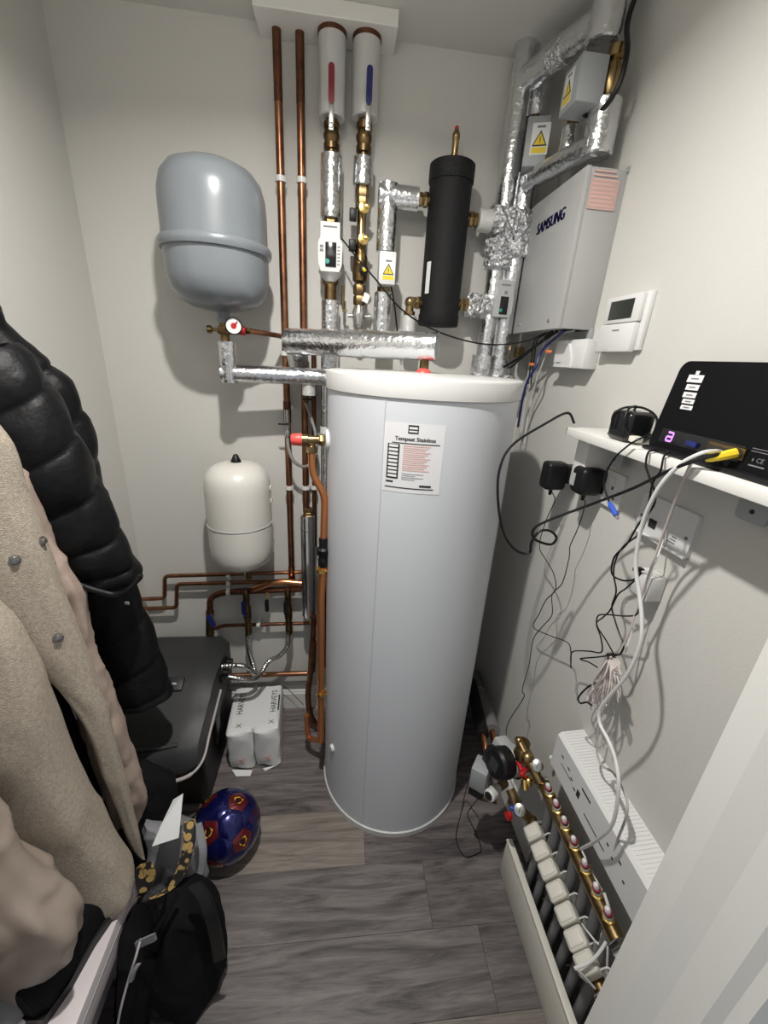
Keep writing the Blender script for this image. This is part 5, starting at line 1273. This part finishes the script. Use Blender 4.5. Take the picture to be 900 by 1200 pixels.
def cat1(vals, t):
    n = len(vals) - 1; x = t * n; i = min(int(x), n - 1); f = x - i
    p = [vals[max(i - 1, 0)], vals[i], vals[i + 1], vals[min(i + 2, n)]]
    return .5 * ((2 * p[1]) + (p[2] - p[0]) * f + (2 * p[0] - 5 * p[1] + 4 * p[2] - p[3]) * f * f + (3 * p[1] - p[0] - 3 * p[2] + p[3]) * f ** 3)
def loft(rows, nr=30, ns=28, disp=None, sq=2.4, cap=True, wr=0.0, wf=9.0, zmin=.003, xmin=None):
    """rows: (uL,vL,uR,vR,yL,yR,thick): left/right silhouette points at their own depth, closed rounded section"""
    g = G(); vs = []; fs = []
    L = [Y(r[0], r[1], r[4]) for r in rows]; R = [Y(r[2], r[3], r[5]) for r in rows]; T = [r[6] for r in rows]
    for i in range(nr + 1):
        t = i / nr
        l = V([cat1([p[k] for p in L], t) for k in range(3)]); r = V([cat1([p[k] for p in R], t) for k in range(3)]); th = cat1(T, t)
        c = (l + r) / 2; a = (r - l) / 2
        vd = V((c.x, c.y, 0)).normalized(); ah = V((a.x, a.y, 0)); b = V((vd.x, vd.y, 0)) * th
        if ah.length > 1e-6:
            perp = V((-ah.y, ah.x, 0)).normalized()
            if perp.dot(vd) < 0: perp = -perp
            b = perp * th
        for k in range(ns):
            q = 2 * PI * k / ns; cs, sn = math.cos(q), math.sin(q)
            x = math.copysign(abs(cs) ** (2 / sq), cs); y = math.copysign(abs(sn) ** (2 / sq), sn)
            d = disp(t, q) if disp else 0.0
            q_ = c + a * x * (1 + d) + b * y * (1 + d * 1.5)
            if wr:
                od = (q_ - c).normalized(); s3 = V((q_.x, q_.y, q_.z * .55)) * wf
                q_ = q_ + od * wr * (1 - 2 * abs(noise.noise(s3)) ** .7 + .5 * noise.noise(s3 * 2.7))
            vs.append(V((max(q_.x, XL + .004 if xmin is None else xmin), q_.y, max(q_.z, zmin))))
    for i in range(nr):
        for k in range(ns):
            k2 = (k + 1) % ns; fs.append((i * ns + k, (i + 1) * ns + k, (i + 1) * ns + k2, i * ns + k2))
    if cap: fs += [tuple(range(ns)), tuple(reversed(range(nr * ns, nr * ns + ns)))]
    return g.add(vs, fs)
def puff(n, depth_=.13, wob=.03):
    def f(t, q):
        s = (t * n + .22 * math.sin(q)) % 1.0
        return -depth_ * (1 - abs(math.sin(PI * s)) ** .38) + wob * math.sin(q * 5 + t * n * 4) * .4 + wob * math.sin(q * 3 - t * 17) * .5
    return f
def folds(amp, nf=4, tw=5):
    return lambda t, q: amp * math.sin(nf * q + tw * t) + amp * .6 * math.sin((nf + 3) * q - 2 * tw * t + 1) + amp * .3 * math.sin(11 * q + 9 * t)

# coat rail on the left wall (outside the picture)
t = thing('coat_rail', 'white coat rail with hooks on left wall above the coats', 'coat rail', (XL, .62, 1.78))
part('rail_board', G().bb((XL, .36, 1.76), (XL + .018, 1.0, 1.84), bev=.003), 'white_gloss', t)
for yy in (.45, .62, .79, .95):
    part('hook', G().tube(spline([V((XL + .018, yy, 1.80)), V((XL + .06, yy, 1.775)), V((XL + .085, yy, 1.79)), V((XL + .09, yy, 1.82))], 5), .005, 8), 'steel', t)

# ---- black quilted coat
t = thing('puffer_coat', 'black quilted puffer coat hanging on left wall over the softener', 'coat', Y(120, 830, .98))
body = [(-150, 330, -40, 300, .98, 1.0, .05), (-120, 420, 22, 392, .98, 1.02, .06), (-80, 500, 80, 445, .98, 1.04, .065), (-20, 580, 112, 515, .98, 1.05, .065), (30, 650, 124, 580, .97, 1.05, .065), (70, 710, 145, 650, .96, 1.04, .065), (95, 760, 172, 715, .95, 1.03, .06), (120, 805, 190, 765, .94, 1.02, .055), (142, 830, 203, 806, .94, 1.0, .045)]
part('body', loft(body, 150, 40, puff(9.5, .12, .02), wr=.004, wf=16), 'puffer_black', t, ang=2.5)
sl = [(-120, 440, 20, 400, .80, .84, .06), (-60, 500, 62, 452, .80, .86, .075), (-10, 560, 95, 510, .80, .88, .08), (30, 610, 122, 570, .82, .90, .08), (62, 650, 145, 625, .83, .91, .075), (82, 680, 162, 658, .84, .92, .07), (92, 690, 164, 672, .84, .92, .055)]
part('sleeve', loft(sl, 130, 40, puff(6.5, .13, .02), wr=.004, wf=16), 'puffer_black', t, ang=2.5)
cuffp = [Y(94, 686, .775), Y(112, 692, .775), Y(135, 697, .78), Y(152, 690, .785), Y(164, 674, .80)]
part('cuff_band', G().tube(spline(cuffp, 6), .006, 8), 'puffer_black', t)
part('badge', G().box(Y(149, 707, .855), (.010, .003, .008), bev=.001), 'print_grey', t)

# ---- beige coat
t = thing('teddy_coat', 'beige fleecy coat with metal snaps hanging on the left wall', 'coat', Y(100, 1000, .66))
lin = [(-60, 470, 0, 512, .74, .76, .03), (-30, 560, 28, 558, .74, .76, .035), (10, 640, 62, 636, .74, .76, .035), (40, 700, 95, 690, .74, .77, .035), (65, 760, 110, 752, .74, .77, .035), (85, 820, 133, 812, .74, .77, .035), (105, 880, 155, 885, .74, .77, .03), (122, 930, 169, 930, .74, .77, .025), (140, 985, 160, 985, .75, .76, .012)]
part('lining_edge', loft(lin, 90, 40, folds(.05, 3, 9), wr=.006, wf=22), 'lining_pink', t, ang=2)
fr = [(-130, 420, -20, 480, .66, .70, .04), (-110, 520, 8, 522, .66, .70, .045), (-90, 600, 34, 590, .66, .70, .05), (-50, 680, 66, 672, .66, .70, .05), (0, 735, 90, 735, .67, .70, .042), (60, 790, 112, 795, .68, .70, .03), (99, 850, 133, 860, .68, .70, .024), (127, 920, 152, 930, .69, .70, .020), (150, 985, 166, 990, .69, .70, .012), (164, 1004, 169, 1006, .69, .695, .004)]
fpg = loft(fr, 80, 40, folds(.025, 3, 4), wr=.004, wf=9)
part('front_panel', fpg, 'teddy_beige', t, ang=2)
bk = [(-160, 480, -40, 520, .72, .74, .025), (-130, 640, 20, 660, .72, .74, .03), (-60, 800, 70, 800, .72, .74, .03), (-10, 900, 110, 900, .72, .74, .03), (20, 980, 130, 975, .72, .74, .025)]
part('inner_back', loft(bk, 30, 24, folds(.03)), 'black_fabric', t, ang=2)
sv = [(-180, 640, -20, 690, .58, .62, .05), (-150, 760, 14, 735, .58, .62, .06), (-110, 850, 42, 790, .58, .62, .065), (-60, 930, 68, 865, .58, .62, .065), (-5, 990, 104, 940, .58, .62, .06), (45, 1035, 132, 985, .585, .62, .055), (90, 1066, 153, 1016, .585, .62, .05), (104, 1077, 157, 1026, .585, .62, .048)]
part('sleeve', loft(sv, 80, 44, folds(.02, 3, 6), 3.2, wr=.007, wf=8, zmin=.405), 'teddy_beige', t, ang=2)
FB = BVHTree.FromPolygons([tuple(q) for q in fpg.v], fpg.f)
def snap(u, v, y, lab_=None):
    h_ = FB.ray_cast(CP, ray(u, v).normalized()); p = h_[0] if h_[0] else Y(u, v, y); d = h_[1] if h_[0] else V((.45, -.85, .1))
    if d.dot(CP - p) < 0: d = -d
    part('snap_button', G().lathe([(.0085, -.003), (.0085, .002), (.006, .003), (.0055, .006), (.0001, .007)], p, d, 16), 'snap_metal', t)
snap(49, 634, .655); snap(17, 656, .625); snap(68, 747, .66)
# ---- taupe satin coat below
t = thing('padded_coat', 'taupe satin padded coat hanging under the beige fleecy sleeve', 'coat', Y(20, 1180, .56))
tb = [(-260, 800, -140, 800, .44, .47, .03), (-240, 900, -75, 905, .44, .47, .05), (-210, 970, -10, 968, .44, .48, .055), (-180, 1030, 46, 1030, .44, .48, .055), (-150, 1080, 96, 1076, .44, .48, .05), (-130, 1120, 72, 1122, .44, .475, .045), (-110, 1160, 46, 1162, .43, .47, .04), (-100, 1200, 18, 1202, .43, .46, .035), (-100, 1260, -25, 1260, .42, .45, .03)]
part('body', loft(tb, 110, 70, folds(.05, 4, 8), wr=.016, wf=11, zmin=.404), 'satin_taupe', t, ang=2)

# ================================================================== low white bench, shoes and bags
bzt = .400
b0 = Z(160, 1024, bzt); b1 = Z(88, 1200, bzt)
bxr = (b0.x + b1.x) / 2; byb = b0.y; 
t = thing('shoe_bench', 'low white shoe bench on left wall below the coats', 'bench', ((XL + bxr) / 2, .47, 0))
part('top_board', G().bb((XL + .02, YF + .02, bzt - .075), (bxr, byb, bzt), bev=.002), 'pale_board', t)
part('edge_groove', G().bb((bxr - .0005, YF + .02, bzt - .030), (bxr + .0015, byb - .02, bzt - .028)), 'grey_plastic', t)
part('end_panel', G().bb((XL + .02, byb - .02, 0), (bxr - .05, byb - .004, bzt - .075)), 'pale_board', t)
part('end_panel', G().bb((XL + .02, YF + .02, 0), (bxr - .02, YF + .036, bzt - .075)), 'pale_board', t)
part('lower_shelf', G().bb((XL + .02, YF + .036, .16), (bxr - .05, byb - .02, .175)), 'pale_board', t)
def shoe(label, c, rz, L, col, sole):
    c = V(c); M = Matrix.Rotation(rz, 3, 'Z')
    t = thing('shoe', label, 'shoe', c, 'shoes on the bench')
    outl = [(-.5, .0), (-.48, .13), (-.3, .16), (-.05, .13), (.2, .17), (.4, .15), (.5, .04), (.5, -.04), (.4, -.15), (.2, -.17), (-.05, -.14), (-.3, -.15), (-.48, -.12)]
    part('sole', G().prism([(a * L, b * L) for a, b in outl], c, M @ V((1, 0, 0)), M @ V((0, 1, 0)), V((0, 0, .022))), sole, t)
    vs = []; fs = []; n = 16; st = [(-.48, .05, .085), (-.42, .12, .10), (-.25, .135, .095), (-.05, .125, .088), (.12, .135, .07), (.3, .145, .05), (.43, .12, .038), (.49, .05, .024)]
    for (x, w_, h) in st:
        for k in range(n):
            a = PI * k / (n - 1); vs.append(c + M @ V((x * L, w_ * L * math.cos(a), .02 + h * math.sin(a) ** .7 * L / .28)))
    for i in range(len(st) - 1):
        for k in range(n - 1): fs.append((i * n + k, i * n + k + 1, (i + 1) * n + k + 1, (i + 1) * n + k))
    fs.append(tuple(range(n))); fs.append(tuple(reversed(range((len(st) - 1) * n, len(st) * n)))); 
    part('upper', G().add(vs, fs), col, t, ang=1.2)
s0 = Z(95, 1112, bzt); shoe('black shoe standing on the white bench below the coats', (s0.x - .005, s0.y + .02, bzt), 1.35, .25, 'black_fabric', 'black_plastic')
s1 = Z(52, 1185, bzt); shoe('pale grey shoe on the white bench next to a black shoe', (s1.x - .06, s1.y - .02, bzt), 1.1, .22, 'grey_canvas', 'white_plastic')

# tote bag with leopard handles
def bagloft(rows, **k): return loft(rows, **k)
t = thing('tote_bag', 'grey canvas tote bag with leopard print handles slumped beside the bench', 'bag', Z(205, 1060, 0))
tb = [(172, 968, 226, 962, .74, .80, .03), (168, 1000, 236, 990, .73, .79, .045), (166, 1035, 240, 1025, .73, .78, .05), (165, 1075, 240, 1065, .73, .77, .05), (165, 1110, 238, 1095, .72, .76, .05), (168, 1130, 232, 1120, .71, .75, .04)]
part('body', loft(tb, 70, 50, folds(.05, 3, 7), wr=.010, wf=14), 'grey_canvas', t, ang=2)
def ribbon(pts, wv_, th=.003):
    P_ = spline(pts, 8); g = G(); vs = []; fs = []
    for p in P_:
        d = V(wv_); n = V((-.4, -.8, .4)).normalized() * th
        vs += [p - d / 2 + n, p + d / 2 + n, p + d / 2 - n, p - d / 2 - n]
    for i in range(len(P_) - 1):
        for k in range(4):
            k2 = (k + 1) % 4; fs.append((4 * i + k, 4 * i + k2, 4 * i + 4 + k2, 4 * i + 4 + k))
    fs += [(3, 2, 1, 0), tuple(4 * (len(P_) - 1) + k for k in range(4))]
    return g.add(vs, fs)
hw_ = (.024, .004, .0)
part('handle', ribbon([Y(222, 962, .72), Y(222, 985, .69), Y(216, 1010, .665), Y(207, 1032, .645), Y(192, 1046, .63), Y(180, 1052, .62)], hw_), 'leopard_print', t)
part('handle', ribbon([Y(165, 1050, .62), Y(172, 1040, .625), Y(176, 1025, .635), Y(170, 1012, .64), Y(164, 1022, .635), Y(168, 1045, .62)], (.018, .004, 0)), 'leopard_print', t)
part('handle', ribbon([Y(232, 965, .75), Y(238, 995, .71), Y(236, 1020, .69), Y(228, 1042, .67), Y(215, 1056, .65), Y(200, 1066, .635)], (.014, .004, 0)), 'grey_canvas', t)
# white card and dark scarf
pcd = [Y(203, 937, .76), Y(214, 930, .76), Y(209, 982, .70), Y(178, 992, .685), Y(188, 968, .715)]
nn = (pcd[1] - pcd[0]).cross(pcd[2] - pcd[0]).normalized() * .002
single('white_card', G().add(pcd + [p + nn for p in pcd], [(0, 1, 2, 3, 4), (9, 8, 7, 6, 5)] + [(i, 5 + i, 5 + (i + 1) % 5, (i + 1) % 5) for i in range(5)]), 'paper', 'white folded card sticking out of the tote bag', 'card', smooth=False)
t = thing('dark_scarf', 'dark black garment bundled between beige coat and softener', 'garment', Z(185, 1010, .1))
sc = [(130, 898, 172, 900, .80, .82, .02), (125, 915, 198, 912, .80, .83, .04), (128, 940, 204, 938, .78, .82, .045), (132, 970, 194, 964, .76, .80, .045), (135, 1000, 184, 990, .74, .77, .05), (142, 1040, 172, 1030, .72, .74, .03)]
part('body', loft(sc, 60, 44, folds(.06, 3, 6), wr=.010, wf=16), 'black_fabric', t, ang=2)
# black drawstring bag at the front
t = thing('rucksack', 'black soft rucksack lying on floor beside the white bench', 'bag', Z(215, 1150, 0))
rb = [(208, 1040, 240, 1033, .64, .67, .02), (196, 1062, 254, 1050, .61, .665, .04), (184, 1090, 260, 1085, .59, .65, .055), (176, 1120, 261, 1120, .57, .63, .06), (172, 1150, 256, 1146, .555, .60, .055), (182, 1176, 236, 1172, .545, .58, .045), (196, 1190, 215, 1188, .54, .56, .02)]
part('body', loft(rb, 80, 56, folds(.04, 3, 6), wr=.011, wf=12), 'black_fabric', t, ang=2)
part('strap', ribbon([Y(228, 1036, .60), Y(240, 1052, .585), Y(248, 1075, .57), Y(254, 1100, .565), Y(258, 1125, .565)], (.022, .006, .0), .004), 'black_plastic', t)
part('strap', G().tube(spline([Y(208, 1045, .60), Y(196, 1070, .575), Y(180, 1095, .555), Y(168, 1125, .54)], 6), .005, 8), 'black_fabric', t)
part('side_tag', G().add([Y(213, 1178, .53), Y(224, 1172, .535), Y(221, 1184, .53), Y(216, 1187, .53)], [(0, 1, 2, 3)]), 'paper', t, smooth=False)
# black holdall with white piping under the bench edge
t = thing('holdall', 'black holdall with white piping on floor against the bench', 'bag', Z(140, 1150, 0))
hb = [(128, 1090, 180, 1075, .56, .60, .04), (112, 1130, 184, 1110, .54, .58, .06), (98, 1170, 180, 1150, .52, .56, .065), (90, 1220, 170, 1210, .49, .53, .065), (85, 1270, 160, 1260, .47, .50, .05)]
part('body', loft(hb, 60, 44, folds(.03), wr=.008, wf=13, xmin=bxr + .004), 'black_fabric', t, ang=2)
part('piping', G().tube(spline([Y(165, 1100, .525), Y(158, 1125, .50), Y(150, 1150, .485), Y(142, 1180, .465), Y(138, 1200, .455)], 6), .0025, 8), 'grey_cable', t)
part('white_panel', ribbon([Y(160, 1108, .52), Y(170, 1103, .525), Y(182, 1098, .53)], (.0, .0, .026), .003), 'grey_canvas', t)
part('white_panel', ribbon([Y(153, 1150, .482), Y(157, 1138, .487), Y(162, 1130, .492)], (.008, .0, .0), .003), 'grey_canvas', t)

# ================================================================== football
BR = .106
bp_ = V((-.347, .922, BR))
ball = thing('football', 'shiny dark blue football with red pentagon panels on the plank floor', 'ball', (bp_.x, bp_.y, 0))
mat('ball_blue', (.010, .012, .11), .18, .55, coat=.5)
mat('ball_red', (.16, .015, .022), .2, .5, coat=.5)
mat('ball_dark', (.012, .010, .03), .3, .3)
ph = (1 + 5 ** .5) / 2
ico = [V(p).normalized() for p in ((0, 1, ph), (0, -1, ph), (0, 1, -ph), (0, -1, -ph), (1, ph, 0), (-1, ph, 0), (1, -ph, 0), (-1, -ph, 0), (ph, 0, 1), (-ph, 0, 1), (ph, 0, -1), (-ph, 0, -1))]
edge_l = min((ico[0] - p).length for p in ico[1:])
nb = [[j for j in range(12) if j != i and (ico[i] - ico[j]).length < edge_l * 1.05] for i in range(12)]
camdir = (CP - bp_).normalized()
# turn the ball so that a hexagon faces the camera-up side
faces = [(i, j, k) for i in range(12) for j in nb[i] if j > i for k in nb[i] if k > j and k in nb[j]]
hexc = sum((ico[i] for i in faces[3]), V((0, 0, 0))).normalized()
want = (camdir + V((.12, 0, .05))).normalized()
Q = Matrix.Rotation(math.radians(32), 3, want) @ hexc.rotation_difference(want).to_matrix()
ico = [Q @ p for p in ico]
def ordered(pts, c):
    e1 = c.orthogonal().normalized(); e2 = c.cross(e1)
    return sorted(pts, key=lambda p: math.atan2(p.dot(e2), p.dot(e1)))
part('bladder', G().sphere(bp_, BR * .975, 32, 20), 'ball_dark', ball)
def panel(poly, c, m_):
    poly = ordered([p.normalized() for p in poly], c); vs = []; fs = []; rings = 4; n = len(poly) * 3
    edge = []
    for i, p in enumerate(poly):
        q = poly[(i + 1) % len(poly)]
        for k in range(3): edge.append((p * (1 - k / 3) + q * (k / 3)))
    vs.append(bp_ + c * BR)
    for r in range(1, rings + 1):
        s = r / rings * .985
        for p in edge: vs.append(bp_ + ((c * (1 - s) + p * s).normalized()) * (BR if r < rings else BR * .982))
    for k in range(n): fs.append((0, 1 + k, 1 + (k + 1) % n))
    for r in range(rings - 1):
        for k in range(n):
            a = 1 + r * n; b = a + n; fs.append((a + k, b + k, b + (k + 1) % n, a + (k + 1) % n))
    return part('panel', G().add(vs, fs), m_, ball, ang=1.2)
for i in range(12):
    po_ = panel([ico[i] * (2 / 3) + ico[j] / 3 for j in nb[i]], ico[i], 'ball_red')
    if ico[i].dot(camdir) > .1:
        c = ico[i]; e2 = (V((0, 0, 1)) - c * c.z).normalized(); e1 = e2.cross(c)
        sh_ = lambda x, y, h: bp_ + (c + e1 * x + e2 * y).normalized() * (BR + h)
        part('crest_mark', G().add([sh_(x, y, .0006) for x, y in ((-.10, .12), (.10, .12), (.11, -.02), (0, -.16), (-.11, -.02))], [(4, 3, 2, 1, 0)]), 'yellow', po_)
        g = G()
        for (x0, x1, y0, y1) in ((-.10, 0, .03, .12), (.02, .05, -.10, .03), (-.06, -.03, -.09, .01)): g.add([sh_(x, y, .001) for x, y in ((x0, y0), (x1, y0), (x1, y1), (x0, y1))], [(0, 1, 2, 3)])
        part('crest_stripes', g, 'ball_dark', po_)
best = None
for (i, j, k) in faces:
    poly = []
    for a, b in ((i, j), (j, k), (k, i)): poly += [ico[a] * (2 / 3) + ico[b] / 3, ico[a] / 3 + ico[b] * (2 / 3)]
    c = (ico[i] + ico[j] + ico[k]).normalized()
    panel(poly, c, 'ball_blue')
    sc_ = c.dot((camdir + V((1.0, .1, .55))).normalized())
    if best is None or sc_ > best[0]: best = (sc_, c)
c = best[1]; e2 = (V((.5, 0, 1)) - c * c.dot(V((.5, 0, 1)))).normalized(); e1 = e2.cross(c)
g = G(); text(g, 'BAR', .22, lambda x, y: bp_ + (c + e1 * x - 0 * e2 + e2 * y).normalized() * (BR + .0008))
part('lettering', g, 'ball_red', ball)
